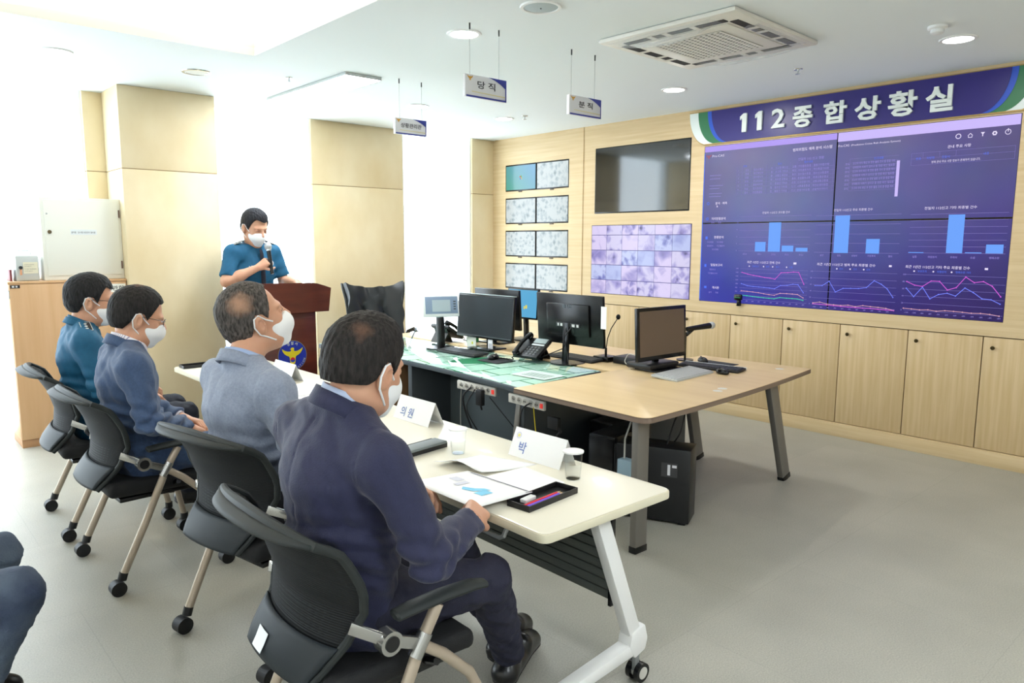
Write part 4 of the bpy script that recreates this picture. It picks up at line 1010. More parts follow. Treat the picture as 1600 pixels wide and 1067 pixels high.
m1_, T = monitor(3.70, 4.44, DT, R(2), .655, .345, .255, 'dark screened desk monitor with a pale strip on its top edge, left of the telephone', base='box')
mb = MB(T); mb.box(-.020, .014, -.328, .328, .1732, .179, .001); mb.build('top_strip', M('pale_strip', (176, 186, 188), .4), m1_)
mb = MB(T); mb.box(-.0135, -.0125, -.31, .31, -.158, -.150); mb.build('lower_edge', steel_d, m1_)
for k, (y, c_, h_) in enumerate(((.175, (236, 238, 228), .085), (-.03, (232, 232, 236), .10))):
    n_ = thing('sticky_note', ('white note with a yellow mark hanging below the dark desk monitor' if k == 0 else 'white printed note hanging below the dark desk monitor, right one'), 'note', (3.685, 4.44+y-.02, DT+.075-(h_-.085)))
    mb = MB(); mb.box(-.001, .001, -.055, .06 if k == 0 else .0, -.075, h_-.075); mb.build('paper', M('note_%d' % k, c_, .6), n_)
    mb = MB(); mb.box(-.0016, -.0011, -.02, .0, -.05, -.03) if k == 0 else [mb.box(-.0016, -.0011, -.05, -.01, -.05+.012*q, -.046+.012*q) for q in range(4)]
    mb.build('mark', M('note_mark_%d' % k, (220, 220, 70) if k == 0 else (120, 122, 130), .6), n_)
m2_, T = monitor(4.02, 4.66, .7155, R(182), .54, .33, .285, 'black monitor seen from behind, rising behind the dark desk monitor', base='box')
m3_, T = monitor(3.735, 3.555, DT, R(182), .615, .355, .305, 'large black monitor seen from behind with cables in its back, behind the desk telephone', base='round')
mb = MB(T); mb.box(.033, .036, -.10, .12, -.05, -.02, .001); pn = mb.build('port_panel', M('port_dark', (34, 36, 38), .5), m3_)
mb = MB(T)
for k, (y, w__) in enumerate(((.10, .018), (.06, .025), (-.005, .03), (-.05, .018), (-.08, .012))): mb.box(.0362, .0375, y-w__/2, y+w__/2, -.045, -.026)
mb.build('ports', M('port_white', (210, 212, 210), .5), pn)
mb = MB(T)
mb.text('LG', (.0135, -.0, .115), (0, 1, 0), (0, 0, 1), h=.045, bold=.02) if False else mb.text('LG', (.0335+.0003, .005, .085), (0, 1, 0), (0, 0, 1), h=.035, bold=.02)
mb.lathe([(.014, 0), (.014, .001)], (.0335, -.022, .097), (1, 0, 0), 20); mb.build('maker_mark', M('mark_grey', (86, 92, 96), .4, .3), m3_)
for k, pts in enumerate((((.036, .05, .26), (.08, .03, .20), (.05, -.02, .10), (.12, -.16, .03), (.10, -.25, .012)), ((.036, .0, .26), (.07, .01, .18), (.045, .02, .08), (.07, .05, .012)))):
    mb = MB(); mb.tube(pts, .004, 7); mb.build('cable', blk, m3_)
nt = thing('paper_note', 'white paper strip stuck to the right side of the large black monitor', 'note', (3.72, 3.232, 1.0))
mb = MB(); mb.box(-.001, .001, -.024, .023, -.02, .13); mb.build('sheet', MATS['paper'], nt)
sm_, T = monitor(4.28, 4.63, .7155, R(4), .36, .26, .315, 'small lit blue screen between the two groups of desk monitors', base='box', mt=M('blue_desktop', (12, 12, 14), .2, emis=(96, 176, 220), estr=.95))
mb = MB(T); mb.box(-.0140, -.0134, -.06, -.04, -.04, -.01); mb.box(-.0140, -.0134, -.035, -.02, -.045, -.02); mb.build('yellow_symbol', emat('symbol_yellow', (226, 214, 90)), sm_)
m4_, T = monitor(3.95, 2.93, .7205, R(88), .50, .345, .245, 'black monitor with a brownish dark screen alone on the beech desk', base='box', tilt=3, mt=M('brown_screen', (104, 88, 76), .22, spec=.5), bez=.022)
mb = MB(); mb.box(-.05, .16, -.14, .16, .0125, .05, .012); mb.build('stand_cover', pc_m, m4_)

touch = thing('touch_intercom', 'white touch screen intercom on a round black stand', 'intercom', (3.47, 4.73, DT))
mb = MB(); mb.lathe([(.115, 0), (.115, .006), (.03, .013)], seg=36); mb.build('base', black_pl, touch)
mb = MB(); mb.bar((.01, 0, .012), (.0, 0, .25), .065, .045, up=(1, 0, 0), bevel=.01); mb.build('stand', pc_m, touch)
T = Matrix.Rotation(R(-62), 4, 'Z') @ Matrix.Translation((0, 0, .345)) @ Matrix.Rotation(R(14), 4, 'Y')
T = Matrix.Rotation(R(65), 4, 'Z') @ Matrix.Translation((-.03, 0, .335)) @ Matrix.Rotation(R(14), 4, 'Y')
mb = MB(T); mb.box(-.015, .02, -.145, .145, -.085, .085, .008); mb.build('housing', M('intercom_white', (238, 241, 243), .35), touch)
mb = MB(T); mb.box(-.0165, -.0152, -.135, .125, -.062, .074, .002); fp = mb.build('front_plate', M('intercom_blue_grey', (132, 152, 178), .35), touch)
mb = MB(T); mb.box(-.0175, -.0167, -.075, .07, -.045, .048); mb.build('display', M('lcd_grey', (176, 192, 200), .3), fp)
mb = MB(T)
for q in (-.03, -.01, .01, .03): mb.box(-.0175, -.0167, -.12, -.10, q, q+.009)
mb.build('buttons', steel_d, fp)

def phone(x, y, z, yaw, lab):
    r = thing('desk_telephone', lab, 'telephone', (x, y, z), yaw, 'desk telephones')
    # local: user at -x
    T = Matrix.Translation((0, 0, .085)) @ Matrix.Rotation(R(-32), 4, 'Y')
    mb = MB(T); mb.box(-.105, .105, -.115, .105, -.014, .014, .008); bd = mb.build('body', pc_m, r)
    mb = MB(); mb.bar((.02, 0, .004), (.085, 0, .125), .16, .012, up=(0, 0, 1), bevel=.003); mb.bar((.115, 0, .004), (.05, 0, .10), .16, .012, up=(0, 0, 1)); mb.build('rear_stand', black_pl, r)
    mb = MB(T); mb.box(.045, .095, -.10, .01, .0142, .019, .002); mb.build('display', M('lcd_pale', (158, 172, 172), .3), bd)
    mb = MB(T); mb.box(.020, .036, -.10, .01, .0142, .0165, .001); mb.build('label_strip', M('white_strip', (214, 218, 220), .4), bd)
    mb = MB(T)
    for i in range(4):
        for j in range(3): mb.box(-.085+.024*i, -.069+.024*i, -.085+.03*j, -.065+.03*j, .0142, .018, .002)
    for i in range(4): mb.box(-.085+.024*i, -.072+.024*i, .010, .022, .0142, .018, .002)
    mb.build('keys', M('key_grey', (92, 96, 98), .4), bd)
    mb = MB(T); mb.tube([(-.11, .068, .035), (-.07, .068, .046), (0, .068, .052), (.07, .068, .046), (.11, .068, .035)], [.024, .018, .016, .018, .024], 12, sx=.8)
    mb.ball((-.095, .068, .028), .027, 12, (1, 1, .7)); mb.ball((.095, .068, .028), .027, 12, (1, 1, .7)); hs = mb.build('handset', black_pl, r)
    P = [(-.11-.006*math.cos(k*.8), .075+.012*math.sin(k*.8)+.0035*k, .030-.004*min(k, 6)) for k in range(40)]
    mb = MB(); mb.tube([(p[0], p[1], max(p[2], .008)) for p in P], .0035, 6); mb.build('coiled_cord', black_pl, r)
    return r
ph = phone(3.60, 3.80, DT, R(8), 'black desk telephone with keypad and lying handset, in front of the large monitor')
ph2 = phone(3.74, 4.99, DT, R(186), 'black desk telephone seen from behind, next to the touch screen intercom')
pen = thing('desk_pen', 'pen leaning in a holder beside the touch screen intercom', 'pen', (3.30, 4.92, DT))
mb = MB(); mb.lathe([(.02, 0), (.018, .008)], seg=16); mb.build('holder', pale_gold if False else M('white_plastic', (226, 228, 228), .4), pen)
mb = MB(); mb.cyl((0, 0, .008), (.02, -.01, .07), .003, 8); mb.cyl((.02, -.01, .07), (.06, -.02, .155), .0055, 10, .003); mb.build('barrel', M('pen_blue_grey', (88, 104, 120), .4), pen)

key_m = M('keyboard_black', (30, 31, 33), .5); keyc = M('keycaps_black', (52, 54, 56), .5); keyw = M('keycaps_grey', (188, 190, 190), .45)
def keyboard(x, y, z, yaw, L_, D_, lab, m_=None, k_=None, tilt=3):
    r = thing('keyboard', lab, 'keyboard', (x, y, z), yaw, 'keyboards on the desks')
    T = Matrix.Translation((0, 0, .008)) @ Matrix.Rotation(R(-tilt), 4, 'Y')
    mb = MB(T); mb.box(-D_/2, D_/2, -L_/2, L_/2, -.007, .010, .005); mb.build('case', m_ or key_m, r)
    mb = MB(T)
    rows_, n_ = 6, 20
    for i in range(rows_):
        for j in range(n_):
            x0 = -D_/2+.012+(D_-.024)*i/rows_; y0 = -L_/2+.012+(L_-.024)*j/n_
            mb.box(x0, x0+(D_-.024)/rows_-.003, y0, y0+(L_-.024)/n_-.003, .0102, .0145)
    mb.build('keycaps', k_ or keyc, r)
    return r
keyboard(3.42, 4.38, DT, R(3), .44, .15, 'black keyboard on the glass desk in front of the dark desk monitor')
keyboard(3.87, 3.62, .7155, R(0), .44, .15, 'black keyboard behind the large monitor')
silver = M('keyboard_silver', (176, 180, 180), .4)
keyboard(3.88, 2.70, .7205, R(94), .44, .19, 'silver grey keyboard lying in front of the lone monitor on the beech desk', silver, keyw, 4)
kb2 = keyboard(4.235, 2.73, .7205, R(8), .44, .13, 'dark keyboard with a white edge, slanting across the beech desk beside the mice')
mb = MB(); mb.box(.066, .080, -.22, .22, .002, .022, .002); mb.build('white_edge', MATS['white_plastic'], kb2)
def mouse(x, y, z, yaw, lab, wired=None):
    r = thing('computer_mouse', lab, 'mouse', (x, y, z), yaw, 'black mice on the desks')
    mb = MB(); mb.ball((0, 0, .012), .03, 20, (1.85, 1, .85))
    for v_ in mb.bm.verts: v_.co.z = max(v_.co.z, .001)
    mb.build('shell', black_pl, r)
    mb = MB(); mb.cyl((.03, -.004, .034), (.03, .004, .034), .006, 12); mb.build('wheel', keyc, r)
    return r
mat_m = M('mouse_mat', (38, 40, 44), .7)
mouse(3.40, 3.99, DT+.0035, R(10), 'black mouse on a dark mat on the glass desk')
o = thing('mouse_mat', 'dark mouse mat on the glass desk', 'mouse mat', (3.39, 3.96, DT)); mb = MB(); mb.box(-.09, .09, -.12, .10, 0, .003, .001); mb.build('mat', mat_m, o)
mouse(4.12, 2.565, .7205, R(70), 'black mouse between the silver and the dark keyboard')
mouse(4.40, 2.90, .7240, R(60), 'black mouse on a black mat behind the lone monitor')
o = thing('mouse_mat', 'black mouse mat behind the lone monitor on the beech desk', 'mouse mat', (4.43, 2.82, .7205)); mb = MB(); mb.box(-.09, .09, -.13, .12, 0, .003, .001); mb.build('mat', mat_m, o)
gk = thing('desk_microphone', 'black gooseneck desk microphone between the monitors', 'microphone', (3.98, 3.43, .7155), R(0))
mb = MB(); mb.box(-.06, .06, -.07, .07, 0, .035, .005); mb.build('base', black_pl, gk)
mb = MB(); mb.tube([(0, 0, .03), (.0, .0, .09)], .009, 10); mb.tube([(0, 0, .08), (.01, -.005, .16), (.035, -.015, .23), (.085, -.03, .30)], .0035, 8); mb.build('gooseneck', black_pl, gk)
mb = MB(); mb.ball((.09, -.032, .31), .016, 14, (1, 1, 1.25)); mb.build('foam_head', M('foam', (16, 16, 18), .9), gk)
mx_ = thing('audio_unit', 'low black audio unit on the desk beside the gooseneck microphone', 'audio unit', (4.02, 3.22, .7155))
mb = MB(); mb.box(-.08, .08, -.13, .11, 0, .05, .005); mb.build('case', pc_m, mx_)
wc = thing('white_cable_coil', 'coil of white cable lying in front of the audio unit', 'cable', (3.90, 3.13, .7155+.0))
mb = MB(); mb.tube([(.01*math.sin(3*t), .055*math.cos(t), .048+.042*math.sin(t)) for t in [2*PI*k/30 for k in range(75)]], .0035, 7); mb.build('coil', M('white_cable', (232, 232, 228), .45), wc)
mb = MB(); mb.box(-.02, .0, -.02, .02, .0, .03, .003); mb.build('plug', MATS['white_plastic'], wc)
hm = thing('handheld_microphone', 'handheld microphone lying level in a stand behind the lone monitor', 'microphone', (4.42, 3.03, .7205))
mb = MB(); mb.lathe([(.06, 0), (.06, .008)], (-.02, .02, 0), seg=24); mb.cyl((-.02, .02, .008), (-.02, .02, .20), .008, 10); mb.bar((-.02, .02, .18), (.04, 0, .225), .03, .02, up=(0, 0, 1), bevel=.004); mb.build('stand', black_pl, hm)
mb = MB(); mb.cyl((-.02, .01, .225), (.215, -.02, .235), .016, 14, .022); mb.build('handle', black_pl, hm)
mb = MB(); mb.ball((.237, -.023, .236), .027, 16); mb.build('grille_head', M('mic_silver', (190, 194, 196), .35, .6, bump=.4, bscale=400), hm)
bx_ = thing('binder', 'small green and white file box standing on the glass desk beside the dark desk monitor', 'file', (3.64, 4.86-.02, DT))
bx_.location = (3.86, 4.80, .7155)
mb = MB(); mb.box(-.05, .05, -.02, .02, 0, .11, .002); mb.build('cover', M('file_green', (48, 140, 74), .5), bx_)
mb = MB(); mb.box(-.052, -.0502, -.019, -.004, .004, .10); mb.build('spine_label', M('spine_white', (224, 224, 200), .5), bx_)
sh = thing('printed_sheet', 'printed sheet under the right end of the desk glass, on top of the felt', 'paper', (3.22, 3.34, DT), R(4))
mb = MB(); mb.box(-.105, .105, -.148, .148, 0, .0008); mb.build('sheet', M('pale_print', (214, 232, 224), .5), sh)
mb = MB()
for i in range(5): mb.box(-.03+.022*i-.03, -.03+.022*i-.022, -.11, .09, .001, .0014)
mb.build('print', M('print_grey', (120, 136, 132), .6), sh)

# black leather executive chair at the far end of the desk
leather = M('black_leather', (17, 23, 26), .32, bump=.25, bscale=14, spec=.6)
ec = thing('executive_chair', 'black leather high backed executive chair behind the glass covered desk', 'chair', (3.78, 6.12, 0), R(-106))
P = []
for i in range(15):
    row = []
    for j in range(15):
        u = i/14*2-1; v_ = j/14
        hw = .275+.035*v_**2-.02*math.sin(PI*v_)
        z = .52+.565*v_ + .055*abs(u)**2.5*max(0, (v_-.4)/.6)
        x = -.16-.14*v_+.06*abs(u)**2 + .020*math.cos(2.5*PI*u)*math.sin(PI*v_) + .012*math.cos(7*v_) + .008*math.sin(9*u+14*v_)
        row.append((x, u*hw, z))
    P.append(row)
mb = MB(); mb.grid(P, -.07); mb.build('backrest', leather, ec)
rim = [P[0][j] for j in range(15)] + [P[i][14] for i in range(1, 15)] + [P[14][j] for j in range(13, -1, -1)]
mb = MB(); mb.tube(rim, .016, 10); mb.build('piping', leather, ec)
mb = MB()
for u0 in (-.12, .12):
    mb.tube([(-.125-.14*t, u0*(1+.4*(1-t)), .55+.5*t) for t in [k/10 for k in range(11)]], .006, 6)
mb.build('seam', M('leather_seam', (18, 24, 28), .4), ec)
mb = MB(); mb.box(-.22, .30, -.27, .27, .40, .51, .05, seg=4); mb.build('seat', leather, ec)
for s_ in (-1, 1):
    mb = MB(); mb.tube([(-.15, s_*.29, .50), (-.16, s_*.33, .66), (.0, s_*.34, .70), (.18, s_*.33, .67), (.20, s_*.30, .48)], .022, 10); mb.build('armrest', leather, ec)
mb = MB(); mb.cyl((0, 0, .08), (0, 0, .40), .03, 16); mb.build('gas_column', chrome, ec)
for k in range(5):
    a = 2*PI*k/5; mb = MB(); mb.bar((0, 0, .10), (.30*math.cos(a), .30*math.sin(a), .065), .05, .03, bevel=.006, w2=.03, h2=.02); lg = mb.build('leg', black_pl, ec)
    mb = MB(); mb.cyl((.30*math.cos(a)-.02*math.sin(a), .30*math.sin(a)+.02*math.cos(a), .028), (.30*math.cos(a)+.02*math.sin(a), .30*math.sin(a)-.02*math.cos(a), .028), .028, 16); mb.build('caster', blk, lg)

# ================================================================== FOLDING TABLES
cream_t = M('cream_laminate', (232, 227, 210), .32, coat=.15)
cream_e = M('cream_edge', (222, 215, 190), .4)
white_mt = M('white_powder_coat', (232, 232, 230), .35)
slat_m = M('dark_slats', (78, 82, 78), .6)
def folding_table(x0, x1, y0, y1, lab):
    cx, cy = (x0+x1)/2, (y0+y1)/2; w2, l2 = (x1-x0)/2, (y1-y0)/2
    r = thing('folding_table', lab, 'table', (cx, cy, 0), 0, 'cream folding tables')
    poly = rounded([(-w2, -l2), (w2, -l2), (w2, l2), (-w2, l2)], .035, 5)
    mb = MB(); mb.prism(poly, .690, .718, .004); mb.build('edge_band', cream_e, r)
    mb = MB(); mb.prism([(p[0]*.988, p[1]*.996) for p in poly], .7182, .720, .0008); mb.build('tabletop', cream_t, r)
    for s_, yy in ((-1, -l2+.09), (1, l2-.09)):
        mb = MB(); mb.bar((-.20, yy, .672), (.22, yy, .672), .05, .03, bevel=.004); mb.build('top_bracket', M('grey_bracket', (150, 154, 154), .4, .4), r)
        mb = MB(); mb.bar((.03, yy, .660), (.225, yy, .17), .045, .058, up=(1, 0, 0), bevel=.006); lg = mb.build('leg', white_mt, r)
        mb = MB(Matrix.Translation((0, yy+.036, 0)) @ Matrix.Rotation(R(90), 4, 'X')); mb.prism([(.185, .205), (.175, .160), (.205, .110), (.262, .125), (.275, .165), (.258, .222), (.215, .215)], .006, .066, .007); mb.build('knuckle', white_mt, lg)
        mb = MB(); mb.bar((.26, yy, .150), (-.30, yy, .10), .055, .05, bevel=.008, h2=.04); ft = mb.build('foot_bar', white_mt, r)
        for xx in (.245, -.27):
            mb = MB()
            for dy in (-.018, .018): mb.cyl((xx+.01, yy+dy-.009, .035), (xx+.01, yy+dy+.009, .035), .035, 24)
            cs = mb.build('caster', black_pl, ft)
            mb = MB(); mb.cyl((xx+.01, yy-.0285, .035), (xx+.01, yy+.0285, .035), .022, 20); mb.build('hub', M('hub_grey', (190, 188, 180), .4), cs)
            mb = MB(); mb.box(xx-.012, xx+.012, yy-.008, yy+.008, .04, .13, .002); mb.build('stem', M('grey_bracket'), cs)
    mb = MB()
    for k in range(9):
        z = .655-.038*k; mb.box(.095+.0065*k, .107+.0065*k, -l2+.14, l2-.14, z-.031, z, .004)
    mb.build('modesty_panel', slat_m, r)
    mb = MB(); mb.bar((.108, 0, .66), (.168, 0, .31), 2*l2-.29, .004, up=(1, 0, 0)); mb.build('panel_backing', black_pl, r)
    mb = MB(); mb.box(.14, .16, -l2+.125, -l2+.138, .30, .67, .002); mb.build('panel_end', black_pl, r)
    mb = MB(); mb.tube([(-.265, -l2+.33, .690), (-.285, -l2+.325, .650), (-.288, -l2+.31, .642), (-.288, -l2+.22, .642), (-.285, -l2+.205, .650), (-.265, -l2+.20, .690)], .008, 10); mb.build('hook', M('grey_bracket'), r)
    return r
folding_table(1.42, 2.035, 1.44, 3.24, 'nearer cream folding table with white legs and a dark slatted panel')
folding_table(1.55, 2.15, 3.52, 5.12, 'farther cream folding table, between the seated men and the lectern')

# ------------------------------------------------------------------ things on the tables
paper = MATS['paper']
prt = M('print_blue', (110, 130, 190), .6); prt_g = M('print_grey2', (170, 176, 186), .6)
def name_tent(x, y, rz, txt, lab, emblem=False):
    r = thing('name_card', lab, 'name card', (x, y, .7203), rz, 'folded name cards on the tables')
    W__, H__, D__ = .28, .105, .045
    mb = MB()
    v = [(-D__, -W__/2, 0), (-D__, W__/2, 0), (0, W__/2, H__), (0, -W__/2, H__), (D__, -W__/2, 0), (D__, W__/2, 0)]
    t = .0012
    mb.grid([[v[0], v[3], v[4]], [v[1], v[2], v[5]]], t); mb.build('card', paper, r)
    up = Vector((D__, 0, H__)).normalized(); rt = Vector((0, -1, 0)); n = rt.cross(up)
    o0 = Vector((-D__, W__/2, 0))
    mb = MB(); mb.text(txt, o0 + rt*.045 + up*.022 + n*.002, rt, up, h=.05, bold=.012); mb.build('lettering', prt, r)
    mb = MB(); mb.text('경찰서 치안간담회', o0 + rt*.10 + up*.082 + n*.002, rt, up, h=.013) if False else mb.box(-.0005, 0, 0, .0005, 0, .0005)
    mb.bm.free()
    if emblem:
        F_ = Face(o0 + n*.0015, rt, up)
        mb = MB(); F_.disc(mb, .03, .085, .013, .0005, r0=.010); mb.build('emblem_ring', M('ring_lilac', (206, 206, 232), .6), r)
        mb = MB(); F_.disc(mb, .03, .085, .007, .0005); mb.build('emblem', M('emblem_pale_yellow', (232, 226, 140), .6), r)
    return r
name_tent(1.935, 2.82, R(1), '의 원', 'white folded name card on the nearer table, behind the grey folder')
name_tent(1.935, 1.985, R(1), '박', 'white folded name card with a round emblem near the right end of the nearer table', True)
name_tent(1.93, 4.22, R(0), '서 장', 'white folded name card on the farther table, below the lectern emblem')
cup_m = thin_glass('clear_glass', (253, 254, 254), .03, 1.2)
lid_m = M('paper_lid', (244, 244, 242), .6)
def cup(x, y, lab):
    r = thing('drinking_glass', lab, 'glass', (x, y, .7203), 0, 'glasses with paper covers on the nearer table')
    mb = MB(); mb.lathe([(.027, 0), (.031, .05), (.034, .10), (.0325, .10), (.0295, .05), (.0255, .003)], seg=32, cap=False); mb.lathe([(.0255, .001), (.0255, .003)], seg=32); mb.build('glass', cup_m, r)
    mb = MB(); mb.lathe([(.0245, .004), (.0285, .055)], seg=32); mb.build('water', thin_glass('water', (254, 254, 254), .02, 1.08) if 'water' not in MATS else MATS['water'], r)
    mb = MB(); mb.lathe([(.038, .098), (.038, .103), (.012, .108)], seg=32); mb.build('paper_cover', lid_m, r)
cup(1.745, 2.265, 'clear covered drinking glass on the nearer table, left of the white sheets')
cup(1.86, 1.745, 'clear covered drinking glass near the right end of the nearer table')
tray_m2 = M('black_tray', (30, 30, 32), .35)
def pen_tray(x, y, rz, z, lab, eraser=True, glasses=False):
    r = thing('pen_tray', lab, 'tray', (x, y, z), rz, 'black pen trays on the tables')
    a, c = .125, .048
    mb = MB(); mb.box(-a, a, -c, c, 0, .004, .001)
    for q in ((-a, a, -c, -c+.004), (-a, a, c-.004, c), (-a, -a+.004, -c+.004, c-.004), (a-.004, a, -c+.004, c-.004)): mb.box(*q, .004, .02, .001)
    mb.build('tray', tray_m2, r)
    T0 = Matrix.Translation((x, y, z)) @ Matrix.Rotation(rz, 4, 'Z')
    def pp(px, py, L_, c_, nm, lab2):
        p = T0 @ Vector((px, py, .0085)); o_ = thing(nm, lab2, 'pen', p, rz, 'pens in the pen trays')
        mb = MB(); mb.cyl((-L_/2, 0, 0), (L_/2*.8, 0, 0), .0042, 12); mb.build('barrel', M(nm+'_%d' % c_[0], c_, .4), o_)
        mb = MB(); mb.cyl((L_/2*.8+.0002, 0, 0), (L_/2, 0, 0), .0042, 12, .0012); mb.build('tip', M('pen_tip', (216, 190, 150), .5), o_)
    return r, pp
r, pp = pen_tray(1.632, 1.663, R(6), .7203, 'black pen tray with pencils and a rubber near the navy suited man')
pp(.0, -.033, .19, (236, 168, 60), 'orange_pencil', 'orange pencil at the outer side of the near pen tray')
pp(-.015, -.021, .18, (120, 88, 226), 'purple_pencil', 'purple pencil in the near pen tray')
pp(-.02, -.009, .20, (228, 44, 60), 'red_pencil', 'red pencil in the near pen tray, beside the purple one')
er = thing('eraser', 'white rubber lying in the near pen tray', 'eraser', (1.575, 1.675, .7245), R(10)); mb = MB(); mb.box(-.03, .03, -.012, .012, 0, .014, .004); mb.build('block', MATS['white_plastic'], er)
r, pp = pen_tray(1.64, 2.40, R(8), .7203, 'black pen tray in front of the grey suited man')
pp(.0, .030, .19, (206, 60, 64), 'red_pencil', 'red pencil in the pen tray in front of the grey suited man')
nb_ = thing('grey_notebook', 'grey folder lying over the pen tray in front of the grey suited man', 'folder', (1.635, 2.372, .7412), R(8)); mb = MB(); mb.box(-.118, .118, -.036, .036, 0, .012, .004); mb.build('cover', M('folder_grey', (112, 120, 122), .5), nb_)
r, pp = pen_tray(1.70, 5.03, R(0), .7203, 'dark pen tray at the far corner of the farther table')

def sheet(name, lab, corners, mt, bend=0.0, lift=0.0, n_=8, thick=.0006):
    a, b_, c, d = [Vector(p) for p in corners]; o0 = (a+b_+c+d)/4
    r = thing(name, lab, 'paper', o0)
    P = []
    for i in range(n_+1):
        row = []
        for j in range(n_+1):
            u, v = i/n_, j/n_; p = a*(1-u)*(1-v)+b_*u*(1-v)+c*u*v+d*(1-u)*v
            p = p + Vector((0, 0, bend*math.sin(PI*u)**2*(1-v) + lift*(1-v)**3)); row.append(p-o0)
        P.append(row)
    mb = MB(); mb.grid(P, thick); return r, mb.build('sheet', mt, r, angle=3)
tz = .7212
sheet('white_sheets', 'white sheets with a lifted edge beside the drinking glass of the grey suited man', [(1.58, 2.20, tz), (1.63, 1.98, tz), (1.88, 1.95, tz), (1.80, 2.19, tz)], paper, .022, .015)
# report held by the navy suited man
rp, _s = sheet('printed_report', 'printed report with a blue chart held in both hands by the navy suited man', [(1.330, 1.99, .765), (1.345, 1.665, .760), (1.62, 1.70, .738), (1.60, 2.02, .738)], paper, .0, .0)
a, b_, c, d = [Vector(p)-rp.location for p in ((1.330, 1.99, .765), (1.345, 1.665, .760), (1.62, 1.70, .738), (1.60, 2.02, .738))]
def rq(u, v, z=.0012): return a*(1-u)*(1-v)+b_*u*(1-v)+c*u*v+d*(1-u)*v+Vector((0, 0, z))
def rrect(mb, u0, u1, v0, v1): mb._add([rq(u0, v0), rq(u1, v0), rq(u1, v1), rq(u0, v1)], [(0, 1, 2, 3)])
mb = MB(); rrect(mb, .08, .95, .955, .975); mb.build('heading_band', M('print_dark_violet', (120, 112, 140), .6), rp)
mb = MB(); mb._add([rq(.44, .42), rq(.50, .34), rq(.62, .40), rq(.70, .62), rq(.62, .60), rq(.56, .50)], [(0, 1, 2, 5), (2, 3, 4, 5)]); rrect(mb, .66, .78, .36, .56); mb.build('cyan_chart', M('print_cyan', (130, 206, 240), .6), rp)
mb = MB(); rrect(mb, .30, .38, .40, .62); rrect(mb, .12, .26, .52, .66); mb.build('grey_chart', M('print_pale', (212, 214, 228), .6), rp)
rb = thing('report_stack', 'report sheets lying between the held report and the pen tray', 'paper', (1.66, 1.84, .7203), R(-4)); mb = MB(); mb.box(-.12, .15, -.10, .12, 0, .004, .001); mb.build('sheets', paper, rb)
fs = thing('report_stack', 'white report sheets lying on the farther table', 'paper', (1.85, 3.85, .7203), R(6)); mb = MB(); mb.box(-.105, .105, -.148, .148, 0, .004, .001); mb.build('sheets', paper, fs)

# ================================================================== MESH CHAIRS
frame_tan = M('taupe_metal', (176, 162, 144), .35, .25)
mesh_m = M('black_mesh', (25, 27, 29), .7, spec=.3)
N, L, b = nodes(mesh_m)
g = N.new('ShaderNodeTexCoord'); wv = N.new('ShaderNodeTexWave'); wv.bands_direction = 'Z'; wv.inputs['Scale'].default_value = 48; L.new(g.outputs['Object'], wv.inputs['Vector'])
bp = N.new('ShaderNodeBump'); bp.inputs['Strength'].default_value = .35; bp.inputs['Distance'].default_value = .004; L.new(wv.outputs['Fac'], bp.inputs['Height']); L.new(bp.outputs['Normal'], b.inputs['Normal'])
rim_m = M('chair_rim', (44, 48, 48), .55, spec=.3)
lum_m = M('lumbar_plastic', (32, 38, 42), .55, spec=.35)
seat_m = M('black_seat_fabric', (24, 25, 27), .8, bump=.2, bscale=300)
alu = M('polished_aluminium', (176, 176, 174), .22, .9)
def back_pt(u, v):
    """u -1..1 across, v 0 bottom..1 top"""
    prof = [(.0, -.245, .455), (.15, -.215, .50), (.3, -.185, .56), (.5, -.175, .65), (.7, -.200, .745), (.88, -.245, .83), (1.0, -.290, .885)]
    for (v0, x0, z0), (v1, x1, z1) in zip(prof, prof[1:]):
        if v <= v1 + 1e-9:
            t = (v-v0)/(v1-v0); t2 = t; x = x0+(x1-x0)*t2; z = z0+(z1-z0)*t2; break
    hw = .165 + .115*min(1, v/.62)**1.3 - .01*max(0, v-.62)
    x += .060*abs(u)**2.2*(.25+.75*min(1, v/.5))*(1.0 if v < .85 else 1-.35*(v-.85)/.15)
    return Vector((x, u*hw, z - (.0 if v < .9 else .018*u*u*(v-.9)/.1)))
